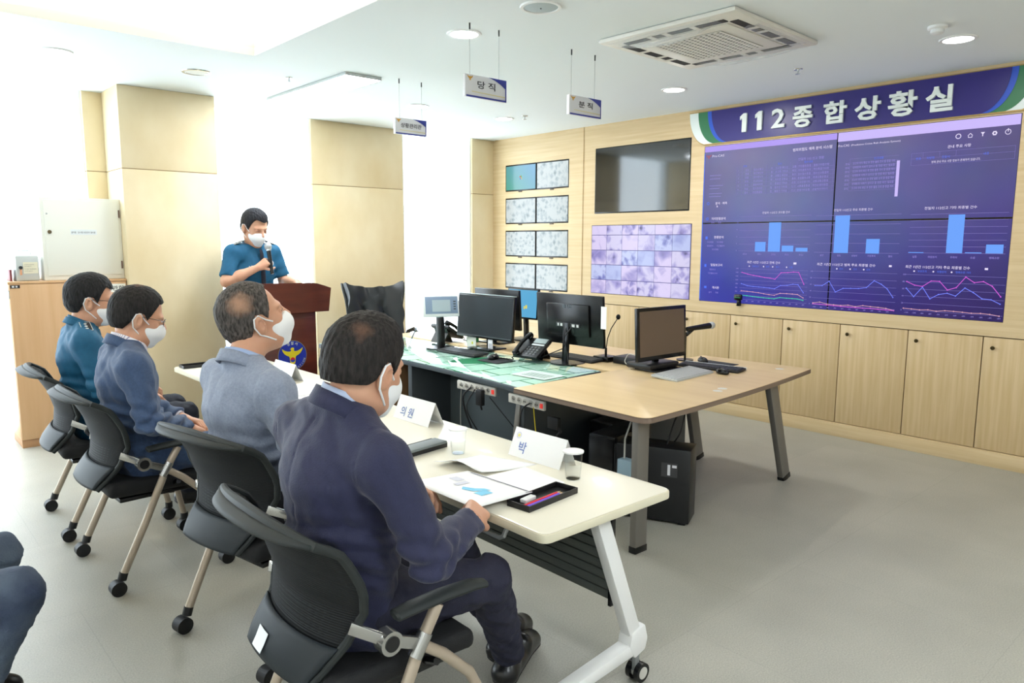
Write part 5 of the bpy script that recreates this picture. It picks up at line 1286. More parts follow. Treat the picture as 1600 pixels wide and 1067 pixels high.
def make_chair(lab, sticker=False):
    r = thing('mesh_chair', lab, 'chair', (0, 0, 0), 0, 'black mesh chairs on castors with taupe legs')
    n_ = 18
    mb = MB(); mb.grid([[back_pt(-1+2*i/n_, .26+.74*j/n_) for j in range(n_+1)] for i in range(n_+1)], .007); mb.build('backrest', mesh_m, r, angle=2)
    mb = MB(); mb.grid([[back_pt(-1+2*i/n_, .27*j/8) + Vector((-.005-.012*math.sin(PI*j/8), 0, 0)) for j in range(9)] for i in range(n_+1)], .012); mb.build('lumbar_panel', lum_m, r, angle=2)
    mb = MB()
    for k in range(9):
        v = .30+.025*k
        mb.tube([back_pt(-.72+1.44*i/12, v) + Vector((-.004+.0, 0, 0)) for i in range(13)], .0035, 6)
    mb.build('lumbar_ribs', lum_m, r)
    side = [back_pt(-1, j/16) for j in range(17)]; top_ = [back_pt(-1+2*i/16, 1) for i in range(1, 16)]; side2 = [back_pt(1, 1-j/16) for j in range(17)]
    pth = side + top_ + side2; nn_ = len(pth)
    rr_ = [.012]*17 + [.012+.006*math.sin(PI*i/16) for i in range(1, 16)] + [.012]*17
    mb = MB(); mb.tube(pth, rr_, 10); mb.build('back_frame', rim_m, r)
    # lip of the top edge, leaning back
    mb = MB(); mb.grid([[back_pt(-1+2*i/n_, 1) + Vector((-.012-.042*q*(1-(abs(-1+2*i/n_))**3), 0, .006-.012*q*q)) for q in (0, .35, .7, 1)] for i in range(n_+1)], .008); mb.build('top_lip', rim_m, r, angle=2)
    if sticker:
        P = [[back_pt(u, v) + Vector((-.0325, 0, .002)) for v in (.06, .12, .19)] for u in (.20, .32, .44, .56)]
        mb = MB(); mb.grid(P, .001); mb.build('white_sticker', MATS['label_white'], r)
    mb = MB(); mb.box(-.20, .26, -.235, .235, .405, .475, .03, seg=4)
    for v_ in mb.bm.verts:
        v_.co.z += .02*max(0, (abs(v_.co.y)-.12)/.12)**2 - .02*max(0, (v_.co.x-.15)/.1)**2
    mb.build('seat', seat_m, r)
    mb = MB(); mb.box(-.15, .20, -.20, .20, .385, .4045, .004); mb.build('seat_pan', black_pl, r)
    for s_ in (-1, 1):
        y = s_*.285
        mb = MB(); mb.tube([(-.050, y, .632), (-.045, y, .633), (0, y, .637), (.10, y, .640), (.20, y, .636), (.240, y, .628), (.246, y, .627)], [.018, .026, .028, .029, .027, .022, .014], 16, sx=.52, ref=(0, 0, 1)); mb.build('armrest', rim_m, r)
        mb = MB(); mb.tube([(.085, y, .622), (.028, y, .528), (-.075, y, .30), (-.18, y, .085)], .0165, 12, sx=1.0); lg = mb.build('leg', frame_tan, r)
        mb = MB(); mb.cyl((-.188, y-.004, .068), (-.178, y-.004, .098), .019, 12); mb.cyl((-.205, y-.024, .033), (-.205, y+.024, .033), .0325, 22); cs = mb.build('caster', blk, lg)
        mb = MB(); mb.cyl((.045, y, .556), (.010, y, .500), .0205, 14); mb.build('clamp', alu, lg)
        mb = MB(); mb.tube([(.028, y, .528), (.10, y*1.0, .475), (.19, y*.99, .385), (.255, y*.98, .26), (.29, y*.98, .085)], .0155, 12); lg = mb.build('leg', frame_tan, r)
        mb = MB(); mb.cyl((.290, y*.98, .068), (.290, y*.98, .098), .019, 12); mb.cyl((.285, y*.98-.024, .033), (.285, y*.98+.024, .033), .0325, 22); mb.build('caster', blk, lg)
        # bracket from the back to the pivot
        p0 = back_pt(s_*.97, .42) + Vector((-.014, s_*.004, 0))
        mb = MB(); mb.bar(p0, (-.085, y, .585), .012, .034, bevel=.003, h2=.030); mb.bar((-.09, y, .585), (.02, y, .535), .016, .032, bevel=.004); br_ = mb.build('bracket', alu, r)
        mb = MB(); mb.cyl((-.068, y-.020, .573), (-.068, y+.020, .573), .031, 26); pv = mb.build('pivot', alu, br_)
        mb = MB(); mb.cyl((-.068, y-.0225, .573), (-.068, y+.0225, .573), .020, 24); mb.build('pivot_cap', blk, br_)
    mb = MB(); mb.tube([(.08, -.285, .46), (.08, -.20, .43), (.08, .20, .43), (.08, .285, .46)], .011, 8); mb.build('cross_tube', black_pl, r)
    return r
ch4 = make_chair('black mesh chair of the navy suited man, nearest the camera, white sticker on its back', True)
ch4.location = (.985, 1.765, 0)
def chair_copy(x, y, rz, lab):
    c = ch4.copy(); C.objects.link(c)
    for ch in kids(ch4):
        if ch.name.startswith('white_sticker'): continue
        copy_tree(ch, c)
    c.location = (x, y, 0); c.rotation_euler = (0, 0, rz); c['label'] = lab
    return c
ch3 = chair_copy(1.125, 2.70, R(11), 'black mesh chair of the grey suited man, second from the camera')
ch2 = chair_copy(.955, 3.745, R(2), 'black mesh chair of the slate blue suited man with folded hands')
ch1 = chair_copy(.945, 4.55, R(-2), 'black mesh chair of the seated officer in the teal shirt, farthest of the four')
ch5 = chair_copy(-.13, 2.73, R(4), 'black mesh chair just outside the photo, under the person in jeans')
# ================================================================== PEOPLE
# distance-field modelling: shapes are blended on a grid and skinned into one surface
def _rot(e): return np.array(Euler([R(a) for a in e], 'XYZ').to_matrix()) if e is not None else None
def rc(a, b, ra, rb, flat=None):
    """tapered limb from a to b; flat = (axis, factor) widens it along an axis"""
    a, b = np.array(a, float), np.array(b, float)
    f = 1.0 if flat is None else flat[1]
    pad = max(ra, rb)*max(1, f)
    lo, hi = np.minimum(a, b)-pad, np.maximum(a, b)+pad
    if flat is not None: n = np.array(flat[0], float); n /= np.linalg.norm(n)
    def fn(P):
        if flat is not None:
            q = P-a; q = q + n*((q@n)*(1/f-1))[..., None]; ba = b-a; ba = ba + n*(ba@n)*(1/f-1)
        else: q = P-a; ba = b-a
        t = np.clip((q@ba)/max(ba@ba, 1e-9), 0, 1)
        return np.linalg.norm(q-t[..., None]*ba, axis=-1)-(ra+(rb-ra)*t)
    return fn, lo, hi
def el(c, r, rot=None):
    c, r = np.array(c, float), np.array(r, float); Rm = _rot(rot); m = r.max()
    def fn(P):
        q = P-c
        if Rm is not None: q = q@Rm
        k0 = np.linalg.norm(q/r, axis=-1); k1 = np.linalg.norm(q/(r*r), axis=-1)
        return k0*(k0-1)/np.maximum(k1, 1e-6)
    return fn, c-m, c+m
def bxs(c, h, rot=None, rd=0.01):
    c, h = np.array(c, float), np.array(h, float); Rm = _rot(rot); m = np.linalg.norm(h)+rd
    def fn(P):
        q = P-c
        if Rm is not None: q = q@Rm
        q = np.abs(q)-(h-rd)
        return np.linalg.norm(np.maximum(q, 0), axis=-1)+np.minimum(q.max(-1), 0)-rd
    return fn, c-m, c+m
def field(prims, vox, margin=0.02, post=None, clip=None):
    los = [p[1][1] for p in prims if p[0] == '+']; his = [p[1][2] for p in prims if p[0] == '+']
    lo = np.min(los, 0)-margin-vox*2; hi = np.max(his, 0)+margin+vox*2
    if clip: lo = np.maximum(lo, clip[0]); hi = np.minimum(hi, clip[1])
    n = np.ceil((hi-lo)/vox).astype(int)+1
    ax = [lo[i]+vox*np.arange(n[i]) for i in range(3)]
    D = np.full(n, 0.3, np.float32)
    for op, (fn, a, b), k in prims:
        pad = k+0.012+vox*2
        i0 = np.clip(np.floor((a-pad-lo)/vox).astype(int), 0, n); i1 = np.clip(np.ceil((b+pad-lo)/vox).astype(int)+1, 0, n)
        if np.any(i1 <= i0): continue
        sl = tuple(slice(i0[i], i1[i]) for i in range(3))
        P = np.stack(np.meshgrid(*[ax[i][sl[i]] for i in range(3)], indexing='ij'), -1)
        d2 = fn(P).astype(np.float32); d1 = D[sl]
        if op == '-': d2 = -d2
        if k > 0:
            if op == '+': h = np.clip(.5+.5*(d2-d1)/k, 0, 1); D[sl] = d2*(1-h)+d1*h-k*h*(1-h)
            else: h = np.clip(.5-.5*(d2-d1)/k, 0, 1); D[sl] = d2*(1-h)+d1*h+k*h*(1-h) if False else np.maximum(d1, d2)
        else: D[sl] = np.minimum(d1, d2) if op == '+' else np.maximum(d1, d2)
    if post is not None:
        P = np.stack(np.meshgrid(*ax, indexing='ij'), -1); D = post(P, D)
    D[0], D[-1] = .1, .1; D[:, 0], D[:, -1] = .1, .1; D[:, :, 0], D[:, :, -1] = .1, .1
    return D, lo
def nets(D, lo, h):
    s = D < 0
    c = [(i, j, k) for i in (0, 1) for j in (0, 1) for k in (0, 1)]
    nx, ny, nz = D.shape
    def sh(A, o): return A[o[0]:nx-1+o[0], o[1]:ny-1+o[1], o[2]:nz-1+o[2]]
    cnt = sum(sh(s, o).astype(np.int8) for o in c)
    I = np.argwhere((cnt > 0) & (cnt < 8))
    if not len(I): return np.zeros((0, 3)), []
    idx = np.full((nx-1, ny-1, nz-1), -1, np.int64); idx[tuple(I.T)] = np.arange(len(I))
    val = {o: D[I[:, 0]+o[0], I[:, 1]+o[1], I[:, 2]+o[2]] for o in c}
    acc = np.zeros((len(I), 3)); num = np.zeros(len(I))
    for o in c:
        for a in range(3):
            if o[a] == 0:
                p = list(o); p[a] = 1; p = tuple(p)
                va, vb = val[o], val[p]; m = (va < 0) != (vb < 0)
                t = np.where(m, va/np.where(m, va-vb, 1), 0)
                q = np.repeat(np.array(o, float)[None], len(I), 0); q[:, a] += t
                acc[m] += q[m]; num[m] += 1
    V = lo + h*(I + acc/num[:, None])
    F = []
    for a in range(3):
        b_, d_ = (a+1) % 3, (a+2) % 3
        s0 = [slice(0, None)]*3; s1 = [slice(0, None)]*3
        s0[a] = slice(0, -1); s1[a] = slice(1, None)
        E = s[tuple(s0)] != s[tuple(s1)]; J = np.argwhere(E)
        J = J[(J[:, b_] > 0) & (J[:, d_] > 0)]
        J = J[(J[:, b_] < D.shape[b_]-1) & (J[:, d_] < D.shape[d_]-1)]
        def g(db, dd):
            q = J.copy(); q[:, b_] -= db; q[:, d_] -= dd; return idx[tuple(q.T)]
        Q = np.stack([g(1, 1), g(0, 1), g(0, 0), g(1, 0)], 1)
        inside = s[tuple(J.T)]
        Q[~inside] = Q[~inside][:, ::-1]
        F.append(Q[(Q >= 0).all(1)])
    return V, np.concatenate(F)
def skin_mesh(name, parts, mat, parent, T=None, smooth=0):
    """parts: list of (V, F) joined into one mesh"""
    vs, fs, n = [], [], 0
    for V, F in parts:
        vs.append(V); fs.append(np.asarray(F)+n); n += len(V)
    V = np.concatenate(vs); F = np.concatenate(fs)
    if T is not None: V = V@np.array(T.to_3x3()).T + np.array(T.translation)
    me = bpy.data.meshes.new(name)
    me.vertices.add(len(V)); me.vertices.foreach_set('co', V.astype(np.float32).ravel())
    me.loops.add(len(F)*4); me.loops.foreach_set('vertex_index', F.astype(np.int32).ravel())
    me.polygons.add(len(F)); me.polygons.foreach_set('loop_start', np.arange(0, len(F)*4, 4, dtype=np.int32)); me.polygons.foreach_set('loop_total', np.full(len(F), 4, np.int32))
    me.update(calc_edges=True); me.validate()
    me.polygons.foreach_set('use_smooth', [True]*len(me.polygons))
    me.materials.append(mat)
    o = bpy.data.objects.new(name, me); C.objects.link(o)
    if parent: o.parent = parent
    return o
def sk(prims, vox, post=None, margin=.02, clip=None, T=None):
    D, lo = field(prims, vox, margin, post, clip)
    V, F = nets(D, lo, vox)
    if T is not None and len(V): V = V@np.array(T.to_3x3()).T + np.array(T.translation)
    return V, F
def wob(P, a, sc, ph=0.0):
    """cloth folds: a few crossing waves"""
    x, y, z = P[..., 0]*sc, P[..., 1]*sc, P[..., 2]*sc
    v = np.sin(1.0*x+2.2*z+ph+1.4*np.sin(1.3*y+ph)) * np.sin(1.7*y-1.1*z+2*ph+1.2*np.sin(1.9*x)) + .6*np.sin(2.7*z+1.9*x-1.5*y+3*ph+1.5*np.sin(2.1*z))
    return a*(v)

skin_m = M('skin', (214, 166, 138), .48, rgb2=(202, 150, 122), vscale=9, spec=.4)
skin_m.node_tree.nodes['Principled BSDF'].inputs['Subsurface Weight'].default_value = .08
skin_m.node_tree.nodes['Principled BSDF'].inputs['Subsurface Radius'].default_value = (.02, .008, .004)
mask_m = M('mask_white', (244, 246, 248), .7, bump=.12, bscale=30)
strap_m = M('strap_white', (240, 242, 244), .6)
lens_m = M('lens', (240, 244, 246), .05, alpha=.25)
brow_m = M('eyebrow', (40, 32, 28), .8); eye_m = M('eye_dark', (30, 24, 22), .3)

def hair_material(name, base, scalp=None, spots=(), grey=None):
    m = M(name, base, .66, bump=.6, bscale=170, bstretch=(1, 1, .28), spec=.3)
    N, L, b = nodes(m)
    tc = N.new('ShaderNodeTexCoord')
    mp = N.new('ShaderNodeMapping'); mp.inputs['Scale'].default_value = (1, 1, .25); L.new(tc.outputs['Object'], mp.inputs['Vector'])
    n = N.new('ShaderNodeTexNoise'); n.inputs['Scale'].default_value = 140; n.inputs['Detail'].default_value = 4; L.new(mp.outputs['Vector'], n.inputs['Vector'])
    r = N.new('ShaderNodeValToRGB'); r.color_ramp.elements[0].position = .3; r.color_ramp.elements[1].position = .72
    r.color_ramp.elements[0].color = col(*[v*.55 for v in base]); r.color_ramp.elements[1].color = col(*(grey or [v*1.5 for v in base]))
    L.new(n.outputs['Fac'], r.inputs['Fac'])
    out = r.outputs['Color']
    n3 = N.new('ShaderNodeTexNoise'); n3.inputs['Scale'].default_value = 38; n3.inputs['Detail'].default_value = 5; L.new(tc.outputs['Object'], n3.inputs['Vector'])
    for c, rad, soft in spots:   # thin patches where the scalp shows
        vm = N.new('ShaderNodeVectorMath'); vm.operation = 'DISTANCE'; L.new(tc.outputs['Object'], vm.inputs[0]); vm.inputs[1].default_value = c
        ad = N.new('ShaderNodeMath'); ad.operation = 'MULTIPLY_ADD'; L.new(n3.outputs['Fac'], ad.inputs[0]); ad.inputs[1].default_value = rad*1.1; L.new(vm.outputs['Value'], ad.inputs[2])
        mr = N.new('ShaderNodeMapRange'); mr.inputs['From Min'].default_value = rad*(1-soft)+rad*.55; mr.inputs['From Max'].default_value = rad*(1+soft)+rad*.55
        mr.inputs['To Min'].default_value = 1; mr.inputs['To Max'].default_value = 0; L.new(ad.outputs[0], mr.inputs['Value'])
        mx = N.new('ShaderNodeMixRGB'); L.new(mr.outputs['Result'], mx.inputs['Fac']); L.new(out, mx.inputs['Color1']); mx.inputs['Color2'].default_value = col(*(scalp or (170, 120, 92)))
        out = mx.outputs['Color']
    L.new(out, b.inputs['Base Color'])
    return m

def head_prims():
    P = [('+', el((-.012, 0, .032), (.100, .079, .093)), 0),
         ('+', el((.030, 0, -.040), (.066, .062, .085)), .03),
         ('+', el((.058, 0, -.098), (.032, .034, .026)), .03),
         ('+', el((.010, 0, -.075), (.052, .058, .045)), .03),
         ('+', el((.078, 0, .018), (.022, .052, .014)), .015),
         ('+', rc((.092, 0, .010), (.112, 0, -.030), .008, .013), .012),
         ('+', el((.106, 0, -.036), (.012, .019, .010)), .008),
         ('+', el((.088, 0, -.066), (.012, .026, .010)), .010),
         ('+', el((.058, .040, -.028), (.022, .018, .020)), .02), ('+', el((.058, -.040, -.028), (.022, .018, .020)), .02)]
    for s in (-1, 1):
        P += [('-', el((.094, s*.032, -.002), (.014, .018, .012)), .006),
              ('+', el((.080, s*.032, -.003), (.014, .015, .012)), .004),
              ('+', el((-.010, s*.083, -.016), (.020, .010, .034), (s*-8, 0, s*14)), .004),
              ('+', el((-.004, s*.078, -.030), (.012, .010, .018)), .006),
              ('-', el((-.004, s*.093, -.014), (.010, .007, .018)), 0)]
    return P
def place_head(hc, yaw, pitch, roll=0, sc=1.06):
    return Matrix.Translation(hc) @ Euler((R(roll), R(pitch), R(yaw)), 'XYZ').to_matrix().to_4x4() @ Matrix.Scale(sc, 4)
def xf(T, p): return np.array(T @ Vector(p))

def hair_parts(style):
    """style: dict(front, side, nape, vol, part)"""
    vol = style.get('vol', .013)
    prims = [('+', el((-.014, 0, .034), (.100+vol, .079+vol*.72, .093+vol)), 0), ('+', el((-.045, 0, -.02), (.062+vol*.6, .066+vol*.5, .062)), .03)]
    fr, sd, nape = style.get('front', .072), style.get('side', -.005), style.get('nape', -.070)
    def post(P, D):
        x, y, z = P[..., 0], P[..., 1], P[..., 2]
        # hairline height as a function of x (front high, sideburn, around the ear, nape)
        zl = np.interp(x, [-.13, -.055, -.035, -.012, .012, .030, .046, .064, .12], [nape, nape+.008, -.028, .022, .018, sd-.012, sd+.030, fr, fr+style.get('recede', 0)])
        zl = zl + .006*np.sin(60*y+style.get('ph', 0)) * (x > .04)
        if style.get('temple'): zl = zl + style['temple']*np.exp(-((np.abs(y)-.045)/.02)**2)*(x > .03)
        a = style.get('rough', .0022)*.55
        n = a*(np.sin(170*x+60*z+style.get('ph', 0)+3*np.sin(90*y))*np.sin(210*y+50*x)+.7*np.sin(320*y+90*z+2*np.sin(140*x)))
        lift = style.get('lift', 0)*np.clip((z-.07)/.05, 0, 1)*np.clip((x+.02)/.08, -.4, 1)
        D = D - n - lift
        return np.maximum(D, (zl-z)*.8)
    return sk(prims, .0034, post, margin=.02)

def mask_parts():
    prims = [('+', el((.040, 0, -.050), (.074, .0655, .066)), 0), ('+', el((.078, 0, -.050), (.044, .036, .038), (0, 12, 0)), .03), ('+', el((.055, 0, -.105), (.038, .040, .028)), .02)]
    def post(P, D):
        x, y, z = P[..., 0], P[..., 1], P[..., 2]
        top = -.012 - .22*np.clip(.10-x, 0, .1) - .10*np.abs(y)
        ridge = .0015*np.abs(np.sin(140*z))*0
        D = D + ridge
        D = np.maximum(D, z-top)
        D = np.maximum(D, (.022-x)+.25*np.abs(z+.055))
        D = np.maximum(D, -(z+.126))
        return D
    return sk(prims, .0038, post)

def add_head(root, T, hair, glasses=False, mask=True):
    """everything on the head but the skin itself"""
    Ti = T
    if hair:
        skin_mesh('hair', [hair_parts(hair)], hair['mat'], root, Ti)
    Tn = T
    mb = MB(T)
    for s in (-1, 1): mb.tube([(.083, s*.018, .017), (.088, s*.030, .024), (.080, s*.050, .018)], [.003, .0038, .002], 8)
    mb.build('eyebrows', brow_m, root)
    mb = MB(T)
    for s in (-1, 1): mb.tube([(.0935, s*.020, -.004), (.0945, s*.032, -.001), (.0875, s*.045, -.004)], [.0015, .0022, .0012], 8)
    mb.build('eyes', eye_m, root)
    if mask:
        mk = skin_mesh('face_mask', [mask_parts()], mask_m, root, T)
        for s in (-1, 1):
            mb = MB(T)
            pts = [(.040, s*.0655, -.022), (.018, s*.075, -.006), (-.004, s*.085, .018), (-.022, s*.090, .012), (-.030, s*.088, -.016), (-.020, s*.080, -.046), (.004, s*.070, -.066), (.028, s*.060, -.088)]
            mb.tube(pts, .0028, 8); mb.build('ear_strap', strap_m, mk)
    if glasses:
        mb = MB(T)
        for s in (-1, 1):
            c = Vector((.108, s*.033, -.002))
            pts = [(c.x-.004*abs(math.cos(t))-.006*max(0, math.cos(t)*1), c.y+s*math.cos(t)*.024, c.z+math.sin(t)*.017) for t in [2*PI*k/20 for k in range(20)]]
            mb.tube(pts, .0012, 6, closed=True)
            mb.tube([(.100, s*.057, .004), (.06, s*.074, .006), (-.002, s*.084, .006), (-.02, s*.086, -.002)], .0013, 6)
        mb.tube([(.110, -.009, .0), (.113, 0, .003), (.110, .009, .0)], .0012, 6)
        g = mb.build('glasses', M('glasses_frame', (90, 86, 82), .25, .8), root)
        mb = MB(T)
        for s in (-1, 1):
            mb._add([(.107-.006*max(0, math.cos(t)), s*.033+s*math.cos(t)*.0235, -.002+math.sin(t)*.0165) for t in [2*PI*k/20 for k in range(20)]], [tuple(range(20))])
        mb.build('lenses', lens_m, g)

def hand_prims(wr, d, n, side, curl=(30, 30, 30, 30), thumb=(40, 20), sc=1.0, spread=6):
    """wr wrist, d pointing direction, n back-of-hand normal, side +1 when the thumb is on the d x n side"""
    d = Vector(d).normalized(); n = Vector(n); n = (n-d*n.dot(d)).normalized(); t = d.cross(n).normalized()*side
    W = Vector(wr); P = []
    def add(a, b, ra, rb, k=.008, flat=None): P.append(('+', rc(a, b, ra*sc, rb*sc, flat), k))
    for q, r_ in ((.026, .0125), (.009, .0125), (-.009, .012), (-.024, .0115)):
        add(W+d*.012*sc+t*q*.55*sc, W+d*.078*sc+t*q*sc, .016, r_, .014)
    add(W+d*.02*sc+t*.018*sc-n*.008*sc, W+d*.05*sc+t*.022*sc-n*.008*sc, .016, .014, .012)
    L_ = ((.042, .025, .021), (.046, .028, .022), (.042, .027, .021), (.034, .020, .019))
    for f, (q, ls) in enumerate(zip((.028, .0095, -.0095, -.027), L_)):
        p = W+d*.082*sc+t*q*sc; a = 0; dd = d; sp = R((1.5-f)*spread)
        dd0 = (d*math.cos(sp)+t*math.sin(sp)).normalized()
        r_ = .0092 if f < 3 else .0080
        for j, l in enumerate(ls):
            a += curl[f]*(.85, 1.15, .7)[j]
            v = dd0*math.cos(R(a)) - n*math.sin(R(a))
            e = p+v*l*sc
            add(p, e, r_, r_*.93, .002); p = e; r_ *= .93
    a0, a1 = thumb
    p = W+d*.028*sc+t*.026*sc-n*.006*sc
    v = (d*math.cos(R(a0))+t*math.sin(R(a0)) - n*.35).normalized(); e = p+v*.042*sc; add(p, e, .0125, .0105, .010); p = e
    v = (d*math.cos(R(a0-a1))+t*math.sin(R(a0-a1)) - n*.45).normalized(); e = p+v*.032*sc; add(p, e, .0102, .0095, .002); p = e
    v = (d*math.cos(R(a0-a1*1.8))+t*math.sin(R(a0-a1*1.8)) - n*.5).normalized(); add(p, p+v*.024*sc, .0095, .0078, .002)
    return P

Yx = (0, 1, 0)
def person(name_lab, loc_, rz, J, cloth, hair, head, hands, glasses=False, shoes=True, group=None):
    """J: joints in the person's own frame (facing +x)"""
    root = thing('person', name_lab, 'person', loc_, rz, group)
    T = place_head(*head)
    L_, Rr = 1, -1
    V_ = {k: np.array(v, float) for k, v in J.items()}
    hc = xf(T, (0, 0, 0)); nb = V_['neck']
    # ---- body skin: head and neck, hands, and the covered rest, one mesh
    invT = T.inverted()
    nl = np.array(invT @ Vector(nb))
    hp = head_prims() + [('+', rc((-.022, 0, -.055), tuple(nl + np.array([0, 0, .012])), .056, .060), .03)]
    parts = [sk(hp, .0036, T=T, margin=.01)]
    for s, sd in (('L', 1), ('R', -1)):
        if hands.get(s):
            h = hands[s]; pr = hand_prims(V_['wr'+s], h['d'], h['n'], h['side'], h.get('curl', (35,)*4), h.get('thumb', (35, 20)), h.get('sc', 1.0), h.get('spread', 4))
            el_ = V_['el'+s]; w_ = V_['wr'+s]
            st = el_ if cloth.get('bare') else el_+(w_-el_)*.55
            pr = [('+', rc(tuple(st), tuple(el_+(w_-el_)*.45 if cloth.get('bare') else st), .046 if cloth.get('bare') else .034, .042 if cloth.get('bare') else .034), 0),
                  ('+', rc(tuple(el_+(w_-el_)*.40) if cloth.get('bare') else tuple(st), tuple(w_), .042 if cloth.get('bare') else .034, .0265), .02)] + [(a, b, max(c, .003)) for a, b, c in pr]
            if cloth.get('bare'): pr.append(('+', rc(tuple(V_['sh'+s]*.4+el_*.6), tuple(el_), .045, .044), .02))
            parts.append(sk(pr, .0036, margin=.01))
    pr = [('+', rc(V_['pel'], V_['waist'], .10, .095, (Yx, 1.35)), 0), ('+', rc(V_['waist'], V_['chest'], .095, .10, (Yx, 1.45)), .04),
          ('+', rc(V_['chest'], nb, .09, .055, (Yx, 1.2)), .04)]
    for s in 'LR':
        pr += [('+', rc(V_['chest']*.3+V_['sh'+s]*.7, V_['sh'+s], .05, .048), .03), ('+', rc(V_['sh'+s], V_['el'+s], .045, .038), .02), ('+', rc(V_['el'+s], V_['wr'+s], .038, .028), .01),
               ('+', rc(V_['hip'+s], V_['kn'+s], .075, .050), .03), ('+', rc(V_['kn'+s], V_['an'+s], .048, .034), .01)]
    parts.append(sk(pr, .012))
    skin_mesh('body', parts, skin_m, root)
    add_head(root, T, hair, glasses)
    # ---- shirt collar
    tk = cloth.get('top', 'jacket')
    upn = Vector(hc-nb).normalized()
    def ring(name, r0, r1, h, mt, off, tilt=0.0, par=root, gap=.5, th=.004, sx=1.0, drp=.075):
        rows_ = []
        ax = (upn*.55+Vector((0, 0, 1))*.45).normalized(); f = Vector((1, 0, 0)); f = (f-ax*f.dot(ax)).normalized(); s_ = ax.cross(f)
        for i in range(41):
            a = gap+(2*PI-2*gap)*i/40; row = []
            for j in range(4):
                q = j/3; r_ = r0+(r1-r0)*q
                drop = -drp*((1+math.cos(a))/2)**1.3
                p = Vector(nb)+Vector(off)+ax*(h*q+drop)+f*math.cos(a)*r_*sx*(1.08)+s_*math.sin(a)*r_
                row.append(p)
            rows_.append(row)
        mb = MB(); mb.grid(rows_, th); return mb.build(name, mt, par, angle=3)
    # ---- upper garment
    jm = cloth['mat']; ph = cloth.get('ph', 0); vx = .0075
    th = cloth.get('fat', 0.0)
    amp = cloth.get('folds', .0035)*1.25
    pr = [('+', rc(V_['pel']+[-.02, 0, cloth.get('hem', -.02)], V_['waist'], .128+th, .120+th, (Yx, 1.36)), 0),
          ('+', rc(V_['waist'], V_['chest'], .120+th, .120+th*.6, (Yx, 1.40)), .05),
          ('+', rc(V_['chest'], V_['chest']+[0, 0, .05], .118, .100, (Yx, 1.42)), .05),
          ('+', rc(V_['shL']*.9+V_['chest']*.1+[0, 0, .005], V_['shR']*.9+V_['chest']*.1+[0, 0, .005], .070, .070), .05),
          ('+', rc(nb+[-.012, 0, -.01], V_['shL']+[0, -.03, .022], .058, .052), .04), ('+', rc(nb+[-.012, 0, -.01], V_['shR']+[0, .03, .022], .058, .052), .04)]
    for s in 'LR':
        sh_, e_, w_ = V_['sh'+s], V_['el'+s], V_['wr'+s]
        if cloth.get('bare'):
            pr += [('+', rc(sh_, sh_+(e_-sh_)*.80, .064, .062), .03)]
        else:
            pr += [('+', rc(sh_, e_, .066, .055), .03), ('+', rc(e_, e_+(w_-e_)*.90, .057, .048), .012)]
    cuffs = [(V_['el'+s]+(V_['wr'+s]-V_['el'+s])*.90, (V_['wr'+s]-V_['el'+s])/np.linalg.norm(V_['wr'+s]-V_['el'+s])) for s in 'LR'] if not cloth.get('bare') else \
            [(V_['sh'+s]+(V_['el'+s]-V_['sh'+s])*.84, (V_['el'+s]-V_['sh'+s])/np.linalg.norm(V_['el'+s]-V_['sh'+s])) for s in 'LR']
    hemz = V_['pel'][2]+cloth.get('hem', -.02)-.09
    ax_ = np.array(upn)
    def post(P, D):
        D = D - wob(P*np.array([1, 1, .6]), amp*.75, 19, ph) - wob(P*np.array([1.3, .8, .5]), amp*.35, 44, ph+1)
        zc = V_['waist'][2]+.02   # tight horizontal creases round the waist
        D = D + amp*2.4*np.exp(-((P[..., 2]-zc)/.10)**2)*np.sin(105*P[..., 2]+14*P[..., 1]+3*np.sin(16*P[..., 0]+ph))*.7
        for s in 'LR':   # creases inside the elbow
            q = np.linalg.norm(P-V_['el'+s], axis=-1); D = D + amp*2.2*np.exp(-(q/.080)**2)*np.sin(115*(P@((V_['wr'+s]-V_['sh'+s])/np.linalg.norm(V_['wr'+s]-V_['sh'+s])))+ph)
        if cloth.get('seam'):
            D = D + .0035*np.exp(-(P[..., 1]/.0035)**2)*(P[..., 0] < V_['chest'][0])*(P[..., 2] < nb[2]-.03)
            for s in (-1, 1): D = D + .0028*np.exp(-((P[..., 1]-s*(.135-.25*np.clip(P[..., 2]-V_['chest'][2], -.2, .12)**2*8*0))/.0035)**2)*(P[..., 0] < V_['chest'][0]-.03)*(P[..., 2] < V_['chest'][2]+.02)
            for s in 'LR':   # armhole seam
                dv = V_['sh'+s]-V_['chest']; dv = dv/np.linalg.norm(dv); yy = np.abs(P[..., 1]); D = D + .003*np.exp(-((yy-(abs(V_['sh'+s][1])-.018-.10*np.clip(V_['sh'+s][2]+.02-P[..., 2], -.1, .2)*.6))/.0035)**2)*(P[..., 2] > V_['sh'+s][2]-.16)
        for c_, n_ in cuffs:
            q = P-c_; near = np.linalg.norm(q-(q@n_)[..., None]*n_, axis=-1) < .075
            D = np.where(near & (np.abs(q@n_) < .12), np.maximum(D, q@n_), D)
        D = np.maximum(D, hemz-P[..., 2])
        # neck opening
        q = P-nb; hgt = q@ax_
        D = np.maximum(D, hgt-.020+.35*np.clip(q[..., 0], -.1, .1)*0)
        hole = np.maximum(np.linalg.norm(q-hgt[..., None]*ax_, axis=-1)-.058, -hgt-.01)
        return np.maximum(D, -hole)
    nm = {'jacket': 'suit_jacket', 'shirt': 'uniform_shirt', 'tee': 'dark_top'}[tk]
    top = skin_mesh(nm, [sk(pr, vx, post, margin=.03)], jm, root)
